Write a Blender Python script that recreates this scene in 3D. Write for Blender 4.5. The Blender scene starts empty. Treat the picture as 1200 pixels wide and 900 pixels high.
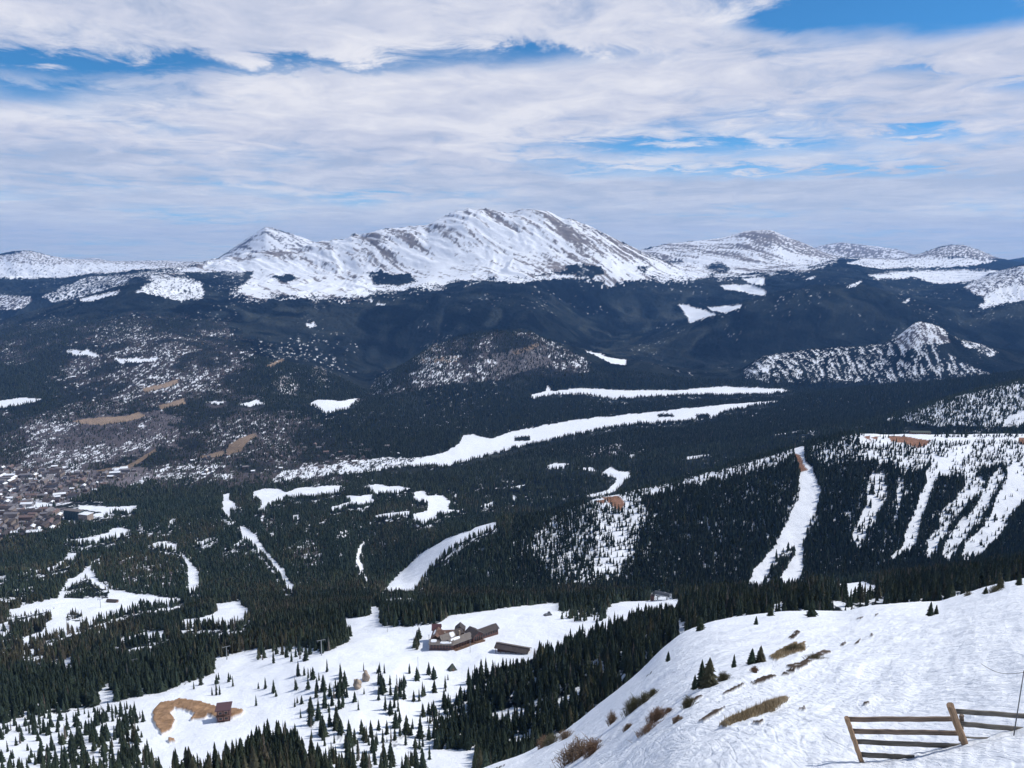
import bpy, math, random
import numpy as np
from mathutils import Vector, Matrix

rng = np.random.default_rng(7)
random.seed(7)
C = bpy.context.scene.collection
F = 900.0
PITCH = math.radians(8.84)
SP, CP = math.sin(PITCH), math.cos(PITCH)

# ------------------------------------------------------------------ camera geometry
def ray(px, py):
    cx = (np.asarray(px, float) - 600) / F
    cy = (450 - np.asarray(py, float)) / F
    Y = CP + SP * cy
    return cx / Y, (-SP + CP * cy) / Y            # u = X/Y, t = Z/Y

def project(u, t):
    cy = (t * CP + SP) / (CP - t * SP)
    Y = CP + SP * cy
    return 600 + F * u * Y, 450 - F * cy

# ------------------------------------------------------------------ noise
_perm = np.random.default_rng(3).permutation(512).astype(np.int32)
_ang = np.random.default_rng(4).uniform(0, 2 * np.pi, 512)
_gx, _gy = np.cos(_ang).astype(np.float32), np.sin(_ang).astype(np.float32)
def pn(x, y, seed=0):
    x = np.asarray(x); y = np.asarray(y)
    fx = np.floor(x); fy = np.floor(y)
    xf = (x - fx).astype(np.float32); yf = (y - fy).astype(np.float32)
    xi = fx.astype(np.int32); yi = fy.astype(np.int32)
    def g(ix, iy, dx, dy):
        h = _perm[(_perm[(ix + seed * 37) & 511] + iy) & 511]
        return _gx[h] * dx + _gy[h] * dy
    u = xf * xf * xf * (xf * (xf * 6 - 15) + 10); v = yf * yf * yf * (yf * (yf * 6 - 15) + 10)
    a = g(xi, yi, xf, yf); b = g(xi + 1, yi, xf - 1, yf)
    c = g(xi, yi + 1, xf, yf - 1); d = g(xi + 1, yi + 1, xf - 1, yf - 1)
    return (a + u * (b - a)) * (1 - v) + (c + u * (d - c)) * v
def fbm(x, y, o=4, seed=0, gain=0.5):
    s = 0; a = 1; n = 0
    for i in range(o):
        s = s + a * pn(x, y, seed + i); n += a * a; a *= gain; x = x * 2.03 + 11.3; y = y * 2.03 + 5.7
    return s / math.sqrt(n) / 0.27               # about unit variance
def ridged(x, y, o=4, seed=0):
    s = 0; a = 1; n = 0
    for i in range(o):
        s = s + a * (1 - 2.4 * np.abs(pn(x, y, seed + i))); n += a; a *= .5; x = x * 2.03 + 3.1; y = y * 2.03 + 7.7
    return s / n
def uni(n):                                      # normal -> uniform
    return 1 / (1 + np.exp(-1.7 * n))
def sstep(a, b, x):
    k = np.clip((x - a) / (b - a), 0, 1); return k * k * (3 - 2 * k)

# ------------------------------------------------------------------ terrain: measured ridge and valley lines, near to far
CREST = [(-300,1230,115),(0,1120,120),(200,1040,125),(300,1000,130),(400,960,135),(500,925,140),(573,898,150),(617,883,160),(667,853,170),
         (717,813,185),(750,787,200),(775,760,212),(800,741,225),(833,728,235),(870,722,240),(917,716,240),(960,716,240),(987,717,235),(1010,711,235),(1033,708,235),(1070,706,230),
         (1100,705,220),(1125,697,215),(1150,690,210),(1175,683,205),(1200,678,200),(1500,610,190)]
LINES = [
 [(-300,900,380),(0,902,380),(573,902,380),(617,905,345),(700,890,345),(750,840,360),(800,790,380),(900,770,400),(1000,765,400),(1200,740,400),(1500,690,400)],
 [(-300,820,560),(0,815,560),(100,805,580),(200,792,590),(300,790,560),(400,780,540),(500,775,560),(600,770,560),(700,765,530),(800,726,520),(900,712,520),(1000,706,520),(1100,698,520),(1200,674,520),(1500,620,520)],
 [(-300,775,750),(0,775,750),(100,765,760),(200,750,780),(300,742,760),(400,730,720),(500,722,690),(600,718,690),(700,715,690),(800,706,700),(900,700,700),(1000,690,720),(1100,682,720),(1200,666,720),(1500,610,720)],
 [(-300,700,1150),(0,700,1150),(200,696,1200),(300,695,1200),(400,695,1150),(500,696,1130),(600,696,1130),(700,695,1130),(800,694,1150),(900,692,1150),(1000,682,1180),(1100,672,1180),(1200,656,1180),(1500,600,1180)],
 [(-300,640,1700),(0,640,1700),(100,632,1700),(200,630,1750),(300,620,1800),(400,622,1750),(440,662,1600),(470,660,1520),(497,643,1480),(525,628,1450),(552,619,1460),(581,610,1480),(610,606,1490),(640,603,1500),(700,583,1550),(800,562,1600),(930,527,1650),(1000,508,1700),(1200,508,1750),(1500,480,1800)],
 [(-300,600,2000),(0,600,2000),(400,592,2050),(460,602,2000),(500,610,1900),(560,617,1800),(600,622,1800),(640,625,1850),(700,615,1900),(800,600,1950),(930,565,2000),(1000,545,2050),(1200,530,2100),(1500,500,2100)],
 [(-300,575,2350),(0,575,2350),(200,572,2400),(400,562,2500),(600,552,2550),(700,547,2550),(800,530,2650),(900,515,2650),(1000,499,2600),(1040,491,2600),(1100,470,2600),(1150,456,2600),(1200,445,2600),(1500,390,2700)],
 [(-300,550,2650),(0,550,2650),(400,538,2750),(600,528,2900),(800,508,3000),(900,498,3000),(1000,488,3000),(1100,477,3000),(1200,455,3000),(1500,400,3100)],
 [(-300,525,3000),(0,525,3000),(200,520,3000),(400,518,3100),(600,500,3350),(800,480,3700),(900,472,3800),(1000,457,3900),(1100,448,3800),(1200,436,3700),(1500,390,3600)],
 [(-300,490,3400),(0,490,3400),(200,487,3400),(400,484,3500),(500,484,3700),(600,464,4200),(800,460,4300),(900,459,4350),(1000,459,4500),(1100,454,4500),(1200,447,4400),(1500,410,4400)],
 [(-300,420,4800),(0,415,4800),(100,405,4800),(200,400,4800),(300,412,4800),(380,430,4800),(433,456,4600),(455,438,4700),(477,426,4800),(510,402,4900),(560,388,4900),(617,388,4900),(640,401,4900),(683,412,4900),(733,421,4900),(800,433,4900),(867,437,4900),(893,418,4900),(950,410,4900),(1033,405,4900),(1053,394,4900),(1073,377,4900),(1100,382,4900),(1120,396,4900),(1167,407,4900),(1200,412,4900),(1500,400,4900)],
 [(-300,392,5500),(0,392,5500),(100,380,5500),(200,378,5500),(300,392,5500),(400,415,5500),(433,430,5500),(480,436,5500),(520,412,5500),(560,400,5500),(617,400,5500),(660,418,5500),(700,424,5500),(760,428,5500),(800,434,5500),(893,426,5500),(1000,416,5500),(1073,396,5500),(1120,404,5500),(1200,420,5500),(1500,410,5500)],
 [(-300,400,6400),(0,378,6300),(60,362,6400),(100,351,6600),(160,334,6800),(200,345,6500),(300,358,6500),(450,358,6400),(550,352,6400),(620,350,6400),(660,375,6400),(700,400,6400),(720,406,6400),(760,401,6400),(800,385,6400),(850,363,6500),(900,347,6500),(950,337,6500),(1000,335,6500),(1040,345,6500),(1090,362,6500),(1133,372,6500),(1200,354,6500),(1500,340,6500)],
 [(-300,400,7300),(0,385,7300),(60,370,7300),(100,358,7300),(160,329,7300),(200,334,7300),(300,343,7300),(450,343,7300),(550,336,7300),(620,335,7300),(660,350,7300),(700,374,7300),(760,380,7300),(800,378,7300),(850,368,7300),(900,355,7300),(950,346,7300),(1000,345,7300),(1040,349,7300),(1090,352,7300),(1133,354,7300),(1200,360,7300),(1500,350,7300)],
 [(-300,345,8200),(0,346,8200),(60,345,8200),(100,340,8200),(160,322,8200),(200,322,8200),(300,328,8200),(400,330,8200),(500,318,8200),(600,305,8200),(700,308,8200),(760,322,8200),(800,331,8200),(850,336,8200),(900,330,8200),(950,323,8200),(1000,326,8200),(1060,333,8200),(1110,338,8200),(1133,331,8200),(1165,320,8200),(1200,312,8200),(1500,290,8200)],
 [(-300,325,9400),(0,326,9400),(60,324,9400),(120,321,9400),(160,318,9400),(200,315,9400),(240,308,9400),(270,301,9400),(320,293,9400),(355,290,9400),(370,286,9400),(400,281,9400),(415,276,9400),(430,275,9400),(445,270,9400),(460,269,9400),(480,266,9400),(500,265,9400),(512,258,9400),(520,255,9400),(535,249,9400),(550,246,9400),(565,247,9400),(580,250,9400),(600,251,9400),(612,248,9400),(625,247,9400),(640,248,9400),(652,254,9400),(660,258,9400),(670,258,9400),(680,263,9400),(700,271,9400),(730,287,9400),(760,300,9400),(780,308,9400),(800,316,9400),(830,320,9400),(900,320,9400),(950,314,9400),(975,307,9400),(1000,312,9400),(1060,320,9400),(1120,327,9400),(1200,322,9400),(1500,310,9400)],
 [(-300,332,10800),(0,328,10800),(60,326,10800),(120,322,10800),(160,322,10800),(300,310,10800),(550,290,10800),(700,300,10800),(780,313,10800),(830,313,10800),(900,312,10800),(950,311,10800),(1000,308,10800),(1060,312,10800),(1100,318,10800),(1170,316,10800),(1200,322,10800),(1500,315,10800)],
 [(-300,300,13000),(0,298,13000),(15,295,13000),(35,294,13000),(55,299,13000),(80,303,13000),(110,305,13000),(150,307,13000),(190,306,13000),(240,307,13000),(256,303,13000),(311,266,13000),(317,266.5,13000),(330,271,13000),(350,276.5,13000),(370,284,13000),(390,292,13000),(400,296,13000),(500,300,13000),(700,300,13000),(740,296,13000),(760,291,13000),(780,286,13000),(800,284,13000),(830,281,13000),(845,279,13000),(860,275,13000),(872,271,13000),(885,270,13000),(905,270,13000),(920,277,13000),(945,286,13000),(960,294,13000),(975,299,13000),(1000,302,13000),(1050,303,13000),(1065,300,13000),(1080,297,13000),(1100,290,13000),(1115,287,13000),(1128,287,13000),(1150,294,13000),(1170,303,13000),(1200,309,13000),(1500,305,13000)],
 [(-300,312,15000),(0,310,15000),(240,312,15000),(313,300,15000),(400,306,15000),(740,306,15000),(885,290,15000),(960,304,15000),(1000,308,15000),(1125,305,15000),(1200,312,15000),(1500,312,15000)],
 [(-300,304,18500),(0,304,18500),(90,304,18500),(112,302,18500),(130,306,18500),(190,305,18500),(240,308,18500),(300,308,18500),(700,305,18500),(900,300,18500),(950,291,18500),(970,286,18500),(985,284,18500),(1005,286,18500),(1030,289,18500),(1050,292,18500),(1070,298,18500),(1120,304,18500),(1180,305,18500),(1200,302,18500),(1500,304,18500)],
 [(-300,316,23000),(600,316,23000),(1500,316,23000)],
]
NU = 1440
U = np.linspace(-1.05, 1.08, NU)
def gsm(a, sg):
    r = int(3 * sg) + 1; k = np.exp(-.5 * (np.arange(-r, r + 1) / max(sg, .3)) ** 2); k /= k.sum()
    return np.convolve(np.pad(a, r, mode='edge'), k, 'valid')
SIG = [12, 25, 25, 25, 4, 20, 14, 25, 14, 14, 5, 14, 7, 18, 12, 2.0, 8, .8, 10, 1.6, 10]
def cols(line, sig=5):
    pts = np.array(line, float)
    px = np.arange(pts[0, 0], pts[-1, 0] + 1, 2.0)
    py = np.interp(px, pts[:, 0], pts[:, 1]); YY = np.interp(px, pts[:, 0], pts[:, 2])
    py = gsm(py, sig / 2); YY = gsm(YY, 20)
    u, t = ray(px, py)
    return np.interp(U, u, YY), np.interp(U, u, t)
CY, CT = cols(CREST)
m = gsm(CT + 5.2 / CY, 28)
Ys, Ts = [], []
for y0 in (2.5, 12.0, 22.0, 40.0, 75.0):
    yy = np.full(NU, y0)
    Ys.append(yy); Ts.append(-5.2 / yy + m)
yy = gsm(CY * .62, 28); Ys.append(yy); Ts.append(-5.2 / yy + .45 * m + .55 * (CT + 5.2 / CY))
Ys.append(CY); Ts.append(CT)
for L, sg_ in zip(LINES, SIG):
    a, b = cols(L, sg_); Ys.append(a); Ts.append(b)
Ys = np.array(Ys); Ts = np.array(Ts); LY = np.log(Ys)
h = np.diff(LY, axis=0); d = np.diff(Ts, axis=0) / h
S = np.zeros_like(Ts); S[0] = d[0]; S[-1] = d[-1]
w1 = 2 * h[1:] + h[:-1]; w2 = h[1:] + 2 * h[:-1]
ok = d[1:] * d[:-1] > 0
with np.errstate(divide='ignore', invalid='ignore'):
    S[1:-1] = np.where(ok, (w1 + w2) / (w1 / d[:-1] + w2 / d[1:]), 0)
vis_u = (U > -.75) & (U < .78)
rowsY, rowsT, seg_start = [], [], []
nr = 0
for i in range(len(Ys) - 1):
    span = np.max(np.abs(Ts[i + 1] - Ts[i])[vis_u]) * F
    n = int(np.clip(span * 1.05, 8, 130))
    if i == 0: n = 12
    if i in (1,): n = 24
    seg_start.append(nr)
    s = np.arange(n)[:, None] / n
    h00 = 2*s**3 - 3*s**2 + 1; h10 = s**3 - 2*s**2 + s; h01 = -2*s**3 + 3*s**2; h11 = s**3 - s**2
    rowsT.append(h00*Ts[i] + h10*h[i]*S[i] + h01*Ts[i+1] + h11*h[i]*S[i+1])
    rowsY.append(np.exp(LY[i] + s * h[i])); nr += n
rowsT.append(Ts[-1:]); rowsY.append(Ys[-1:]); seg_start.append(nr); nr += 1
T = np.concatenate(rowsT); YG = np.concatenate(rowsY)
XG = YG * U[None, :]
# relief noise
Z = YG * T
def RR(lo, hi, fn, fill=0.0):
    sel = np.nonzero((YG.max(1) > lo) & (YG.min(1) < hi))[0]; a, b = sel[0], sel[-1] + 1
    out = np.full(YG.shape, fill); out[a:b] = fn(XG[a:b], YG[a:b]); return out
fade_near = sstep(300, 900, YG)
rel = RR(300, 9000, lambda x, y: fbm(x / 900, y / 900, 5, 1)) * .0016 * YG * fade_near * sstep(9000, 6000, YG)
rid = RR(4300, 20000, lambda x, y: ridged(x / 700 + .3 * fbm(x / 900, y / 900, 2, 9), y / 1100, 5, 20), .5)
mt = sstep(4300, 6500, YG)
Z += rel * (1 - .6 * mt) + (rid - .5) * (.0058 + .0045 * sstep(5100, 5800, YG) * sstep(8600, 7600, YG)) * YG * mt * sstep(13500, 9800, YG)
st = RR(8000, 16000, lambda x, y: fbm((x + y) / 200, (x - y) / 1300, 5, 31, .65))
Z += st * 8.5 * sstep(8000, 8800, YG) * (.35 + .65 * sstep(13000, 10500, YG)) * sstep(20000, 14000, YG)
Z += RR(230, 4000, lambda x, y: fbm(x / 60, y / 60, 3, 5)) * .9 * sstep(230, 450, YG) * sstep(4000, 2500, YG)
near = sstep(320, 180, YG)
Z += near * RR(0, 320, lambda x, y: fbm(x / 16, y / 16, 3, 41) * .16 * sstep(4, 15, y) + fbm((x * .85 - y * .52) / 2.6, (x * .52 + y * .85) / 22, 4, 45, .55) * .06 + fbm(x / .5, y / .9, 3, 47, .7) * .016)
T2 = Z / YG
PX, PY = project(U[None, :] + 0 * T2, T2)
cm = np.maximum.accumulate(T2, axis=0)
VIS = T2 >= cm - (2.0 / F)

# ------------------------------------------------------------------ ground cover
SNOW = np.array([.79, .825, .885]); FOREST = np.array([.014, .019, .021]); ROCK = np.array([.205, .185, .178]); BROWN = np.array([.19, .15, .125])
TAN = np.array([.36, .27, .20]); RED = np.array([.26, .145, .10]); TOWN = np.array([.15, .135, .145]); SCREE = np.array([.13, .12, .125]); GRASS = np.array([.24, .185, .12])
EARTH = np.array([.30, .19, .115]); ASPEN = np.array([.095, .085, .088])
sf = np.ones_like(YG); under = np.zeros(YG.shape + (3,)) + FOREST; dens = np.zeros_like(YG); hm = np.ones_like(YG); stk = np.zeros_like(YG)
# by distance
z1 = YG > 330
dens[z1] = .035
far = sstep(1500, 2600, YG); sf = np.where(z1, np.where(YG < 1150, .55, .30) * (1 - far) + .04 * far, 1.0)
dens[z1] = .075; dens[(YG > 1200)] = .050; dens[YG > 2200] = .027; dens[YG > 3300] = .015; dens[YG > 4600] = 0
sf[YG > 4300] = .016
LG = np.log(YG)
wx = fbm(XG / (YG * .028), LG * 30, 4, 60, .7); wy = fbm(XG / (YG * .028), LG * 30, 4, 70, .7)
fz = rng.normal(0, 1, YG.shape) * sstep(2200, 5500, YG) * .55
wx = wx + fz; wy = wy + rng.normal(0, 1, YG.shape) * sstep(2200, 5500, YG) * .7
def inpoly(pts, x, y):
    n = len(pts); r = np.zeros(x.shape, bool); j = n - 1
    for i in range(n):
        xi, yi = pts[i]; xj, yj = pts[j]
        if yi != yj:
            c = ((yi > y) != (yj > y)) & (x < (xj - xi) * (y - yi) / (yj - yi) + xi)
            r ^= c
        j = i
    return r
def paint(pts, s=None, un=None, de=None, hh=None, w=1.4, streak=None, y0=0, y1=1e9, hid=False):
    xs = [p[0] for p in pts]; ys = [p[1] for p in pts]
    msk = (VIS | hid) & (PX > min(xs) - 8) & (PX < max(xs) + 8) & (PY > min(ys) - 8) & (PY < max(ys) + 8) & (YG > y0) & (YG < y1)
    idx = np.nonzero(msk)
    if not len(idx[0]): return
    r = inpoly(pts, PX[idx] + w * wx[idx], PY[idx] + w * .55 * wy[idx])
    idx = (idx[0][r], idx[1][r])
    if s is not None: sf[idx] = s
    if un is not None: under[idx] = un
    if de is not None: dens[idx] = de
    if hh is not None: hm[idx] = hh
    if streak is not None: stk[idx] = streak
def snow(*polys, w=1.4, de=0.0, **k):
    for p in polys: paint(p, s=1.0, de=de, w=w, **k)

# --- alpine and far mountains
alp = dict(de=0, y0=6000)
paint([(150,322),(200,318),(262,298),(310,262),(380,280),(540,240),(650,240),(790,310),(870,262),(910,262),(985,296),(975,308),(940,318),(900,321),(867,325),(833,324),(800,329),(753,328),(720,333),(693,328),(660,318),(633,322),(600,331),(587,325),(543,330),(510,337),(470,341),(433,344),(418,353),(400,351),(350,350),(330,346),(310,352),(270,347),(290,325),(215,322),(180,326)], s=.74, un=ROCK, streak=1, w=5, **alp)
paint([(240,318),(262,303),(330,292),(400,284),(430,300),(520,300),(560,290),(620,320),(600,329),(560,326),(500,335),(440,340),(400,348),(330,342),(280,345),(300,322)], s=.88, w=4, un=ROCK, streak=1, y0=6000)
paint([(545,250),(580,252),(600,258),(640,290),(660,305),(640,310),(590,285),(560,268)], s=.72, streak=1, y0=7500, y1=12000)
paint([(635,246),(660,256),(700,270),(760,300),(780,312),(745,309),(700,300),(680,292),(655,275),(640,262)], s=.40, un=ROCK, streak=1, y0=7500, y1=12000)
paint([(400,284),(430,276),(500,266),(540,250),(520,268),(480,280),(430,288)], s=.62, streak=1, y0=7500, y1=12000)
paint([(270,303),(320,293),(400,283),(395,292),(330,299),(280,306)], s=.55, y0=7500, y1=12000)
paint([(255,302),(285,285),(313,266),(345,274),(375,286),(340,292),(300,296)], s=.55, un=SCREE, streak=1, y0=11000)
paint([(735,300),(780,286),(830,280),(860,274),(885,268),(905,268),(960,292),(985,300),(960,306),(930,300),(890,300),(850,298),(790,305)], s=.52, un=ROCK, streak=1, y0=11000)
paint([(862,276),(885,268),(908,269),(960,293),(985,302),(950,299),(915,290),(880,282)], s=.30, un=ROCK, streak=1, y0=11000)
paint([(940,292),(985,280),(1090,297),(1050,305),(985,302)], s=.35, un=ROCK, streak=1, y0=11000)
paint([(1050,305),(1080,296),(1125,284),(1175,303),(1150,304),(1120,300),(1085,302)], s=.36, un=ROCK * .8, y0=11000)
paint([(985,312),(1010,303),(1050,304),(1090,301),(1140,303),(1170,306),(1130,312),(1100,314),(1050,314),(1020,320),(990,318)], s=.85, un=FOREST, y0=9500)
paint([(1018,323),(1060,318),(1100,317),(1172,317),(1160,324),(1130,332),(1100,333),(1070,326),(1030,328)], s=.95, un=FOREST, y0=7000)
paint([(1128,337),(1160,320),(1200,311),(1260,300),(1260,345),(1180,342),(1155,350)], s=.50, un=ASPEN, y0=6900, y1=9000)
paint([(1148,362),(1158,344),(1180,335),(1215,338),(1215,348),(1170,358)], s=.88, un=FOREST, y0=6000, y1=9300)
paint([(-60,306),(0,300),(30,294),(60,299),(200,304),(245,306),(200,316),(110,321),(60,327),(-60,325)], s=.5, un=ROCK, y0=9000)
paint([(-60,310),(0,306),(60,311),(110,308),(205,312),(110,321),(60,327),(-60,325)], s=.88, un=FOREST, y0=9000)
paint([(50,347),(100,326),(160,321),(150,332),(100,349),(60,354)], s=.5, y0=6900)
paint([(-40,345),(0,345),(38,350),(28,362),(-40,366)], s=.4, un=ASPEN, y0=6300)
paint([(160,342),(180,327),(215,325),(240,333),(237,350),(215,353),(190,348)], s=.78, y0=6000)
snow([(92,351),(140,341),(135,346),(100,354)], [(430,352),(438,350),(436,354)], [(440,357),(452,355),(450,358)])
paint([(212,320),(298,318),(290,330),(265,348),(242,348),(238,331)], s=.05, un=FOREST, y0=6000)
for p in ([(430,320),(445,316),(460,322),(480,320),(488,330),(470,336),(440,333)], [(660,312),(680,309),(705,312),(708,322),(690,326),(665,319)], [(745,313),(760,312),(757,321)], [(827,311),(840,306),(855,315),(850,321),(830,317)], [(318,325),(340,321),(350,326),(335,332)]):
    paint(p, s=.08, un=FOREST, y0=6000)
paint([(590,333),(620,325),(650,322),(690,326),(650,327),(615,331)], s=.8, y0=6000)
snow([(795,357),(806,358),(840,369),(830,372),(808,380),(805,370)], [(828,361),(870,357),(868,362),(850,367),(835,365)], [(843,334),(880,334),(898,341),(897,347),(870,343),(850,339)],
     [(870,327),(895,325),(897,335),(880,333)], [(991,336),(1010,329),(1009,332),(998,337)], [(1056,356),(1067,350),(1063,355)], [(940,328),(957,323),(951,328)], w=.8)
# --- foothills
paint([(395,476),(433,461),(440,445),(460,437),(480,420),(500,407),(530,399),(560,391),(620,390),(650,402),(690,425),(690,436),(660,442),(600,446),(560,447),(520,452),(480,459),(440,466)], s=.17, un=ASPEN * .8, y0=3900, y1=5300, de=.010)
paint([(560,422),(600,410),(635,403),(655,412),(642,426),(600,441),(575,440)], s=.10, un=SCREE, y0=3900, y1=5300)
paint([(432,462),(441,446),(462,437),(458,448),(445,462)], s=.35, un=ROCK, y0=3900, y1=5300)
paint([(480,421),(511,402),(515,409),(497,418),(545,417),(535,424),(490,427)], s=.35, un=TAN * .7, w=.5, y0=3900, y1=5300)
paint([(600,412),(633,402),(631,406),(604,416)], s=.1, un=TAN * .6, w=.4, y0=3900, y1=5300)
paint([(500,425),(530,428),(560,440),(520,452),(490,455),(480,440)], s=.34, un=SCREE * .8, y0=3900, y1=5300)
snow([(683,410),(700,414),(718,420),(735,422),(732,428),(715,426),(700,418)], w=.6, y0=4400, y1=6500)
paint([(868,442),(885,420),(925,412),(960,409),(1010,407),(1045,401),(1055,385),(1080,377),(1100,383),(1112,397),(1100,410),(1130,425),(1165,440),(1140,446),(1000,449),(900,449)], s=.27, un=FOREST, y0=4300, y1=5300)
paint([(1047,402),(1055,385),(1078,378),(1105,386),(1112,402),(1085,404),(1062,410)], s=.52, un=ASPEN, y0=4300, y1=5300)
paint([(1116,394),(1140,400),(1168,413),(1162,418),(1130,406)], s=.5, y0=4300, y1=5400)
paint([(885,432),(905,416),(925,414),(905,428),(895,442),(880,446)], s=.6, y0=4300, y1=5300)
paint([(0,384),(150,372),(260,378),(296,420),(300,470),(380,500),(430,530),(400,565),(0,575),(-80,560),(-80,480),(0,486),(60,470),(70,430),(0,430)], w=9, s=.08, un=ASPEN * .75, de=.012, hh=.8, y0=2300)
paint([(90,398),(250,380),(290,415),(280,440),(210,470),(140,470),(75,470),(70,440),(80,405)], w=9, s=.15, un=ASPEN * .75, de=.006, hh=.7, y0=3000, y1=6000)
paint([(30,500),(100,490),(200,480),(215,515),(150,540),(90,548),(30,545)], w=9, s=.17, un=TOWN * .7, y0=2600, y1=4600, de=.005, hh=.7)
paint([(300,395),(420,400),(420,440),(330,470),(300,460)], s=.05, un=FOREST, y0=4000)
snow([(-60,480),(0,470),(30,466),(50,467),(38,472),(0,478),(-60,490)], [(360,474),(372,468),(395,470),(420,467),(410,478),(396,482),(382,485),(372,477)], [(280,474),(300,469),(311,473),(290,477)], w=.7)
snow([(80,413),(105,410),(118,418),(85,417)], [(130,423),(185,418),(180,424),(140,426)], [(240,472),(262,470),(255,475)], [(358,379),(370,378),(372,383),(360,383)], w=1.6)
for p in ([(85,493),(110,490),(150,487),(160,483),(171,487),(155,493),(120,498),(95,497)], [(165,455),(190,450),(210,445),(206,451),(170,460)], [(184,476),(215,467),(217,473),(190,480)], [(312,428),(332,421),(334,424),(316,431)]):
    paint(p, s=.0, un=TAN * .75, w=.8, y0=2600, de=0)
for p in ([(264,531),(268,522),(280,514),(300,507),(302,511),(290,518),(282,529),(266,534)], [(233,535),(262,528),(263,534),(240,538)], [(62,563),(100,553),(150,545),(182,526),(184,529),(152,549),(102,558),(64,568)]):
    paint(p, s=.0, un=TAN * .55, w=.5, y0=2200, de=0)
paint([(318,450),(330,440),(345,442),(352,455),(345,463),(330,461)], s=.25, un=np.array([.26,.245,.25]), y0=3400)
paint([(362,436),(370,430),(382,435),(384,445),(375,453),(368,445)], s=.15, un=np.array([.26,.245,.25]), y0=3400)
# --- town and valley floor
paint([(-80,560),(0,545),(60,548),(120,552),(170,548),(190,560),(120,574),(90,585),(62,600),(60,618),(30,634),(-80,640)], w=5, s=.22, un=TOWN, de=.0035, hh=.8, y0=1800)
paint([(170,548),(260,545),(330,540),(420,535),(420,550),(330,562),(250,562),(190,560)], s=.20, un=ASPEN * .75, de=.010, hh=.7, w=5, y0=2000)
snow([(16,590),(30,587),(60,590),(62,593),(30,596)], [(130,549),(150,546),(150,550),(135,551)], [(186,551),(195,549),(192,554)], w=.8)
snow([(412,546),(450,538),(487,537),(525,529),(538,520),(542,511),(555,509),(575,514),(600,506),(645,497),(675,492),(725,487),(800,479),(850,474),(900,470),(915,469),(895,474),(850,482),(837,490),(800,495),(750,496),(700,504),(650,515),(600,526),(575,533),(525,546),(475,547),(425,554),(375,557),(330,562),(330,558),(380,550)], w=.8)
paint([(320,565),(330,552),(412,541),(455,535),(500,537),(470,546),(425,554),(375,558)], s=.7, de=.006, hh=.6)
snow([(620,463),(640,458),(642,452),(646,458),(683,455),(733,458),(800,457),(850,453),(883,455),(917,456),(930,459),(900,462),(833,463),(800,463),(733,467),(717,468),(683,462),(647,462),(625,468)], w=.5)
for p in ([(770,486),(788,485),(790,488),(772,489)], [(815,487),(830,485),(832,490),(818,492)], [(602,513),(622,511),(620,516),(603,517)]): paint(p, s=0, de=.03, hh=.5, w=.4)
snow([(738,533),(743,533),(743,537),(738,537)], [(687,581),(710,575),(722,565),(722,560),(703,556),(715,547),(725,552),(739,554),(738,560),(730,567),(720,576),(695,583)], [(640,546),(650,543),(667,543),(660,549),(645,550)],
     [(676,549),(695,548),(697,553),(685,551)], [(803,535),(820,533),(832,532),(822,537),(805,538)], [(598,571),(615,568),(608,574)], [(600,580),(606,583),(603,590),(600,590)], [(900,510),(935,505),(960,505),(930,508)], w=.6)
# --- middle distance clearings
snow([(42,669),(60,665),(75,655),(80,649),(95,648),(90,654),(80,660),(65,668),(45,672)], [(-20,681),(0,676),(8,675),(8,680),(-20,690)], [(20,674),(38,667),(36,671),(22,677)], [(-10,697),(20,691),(38,687),(37,691),(15,697),(-10,701)],
     [(75,634),(100,631),(125,625),(130,619),(145,618),(153,622),(145,628),(130,634),(100,638),(80,637)], [(92,592),(140,594),(159,593),(160,598),(150,602),(135,600),(120,606),(106,604),(120,600),(92,597)],
     [(209,648),(215,650),(222,658),(231,666),(233,680),(234,694),(221,695),(219,675),(216,660)], [(174,640),(185,636),(195,634),(208,638),(206,645),(198,644),(188,641),(178,643)], [(228,636),(245,631),(253,628),(252,633),(240,637),(230,640)],
     [(198,613),(203,607),(204,614),(199,618)], [(162,618),(168,616),(168,620)], [(172,621),(177,619),(176,624)], [(279,616),(287,618),(298,626),(304,635),(315,650),(325,660),(333,670),(341,683),(347,694),(337,696),(327,676),(315,661),(303,645),(294,638),(282,630)],
     [(260,645),(275,638),(286,632),(286,637),(270,643)], [(259,590),(262,580),(270,578),(268,586),(275,590),(282,597),(268,599),(273,612),(265,606),(258,597)],
     [(296,576),(312,572),(325,573),(335,577),(350,572),(385,569),(403,570),(395,577),(370,583),(350,584),(335,584),(325,589),(313,593),(310,601),(298,601),(308,589),(298,585)], [(427,570),(440,568),(460,570),(480,572),(470,578),(450,578),(442,579)],
     [(400,582),(438,580),(438,589),(425,594),(410,593),(388,599),(387,594),(412,588)], [(437,605),(480,598),(482,603),(440,609)], [(483,577),(500,575),(500,581),(518,581),(528,588),(525,597),(545,597),(530,602),(512,604),(510,610),(497,615),(484,612),(482,602),(500,598),(500,589),(484,589)],
     [(343,605),(350,603),(350,608),(344,609)], [(357,615),(362,608),(361,615),(357,618)], [(373,608),(383,604),(378,610)], [(393,625),(408,621),(404,626)],
     [(427,634),(420,642),(416,655),(419,668),(428,684),(432,684),(425,667),(421,655),(424,645)], [(530,583),(535,578),(534,586)], [(560,594),(580,588),(577,595)], w=.9)
BIGRUN = [(444,699),(456,685),(474,667),(496,647),(524,631),(551,622),(562,614),(583,612),(579,619),(551,631),(530,643),(509,662),(497,678),(484,699)]
snow(BIGRUN, w=.7, y0=1100, y1=1700)
paint(BIGRUN, s=1, de=0, w=.3, y0=1100, y1=1600, hid=True)
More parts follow.
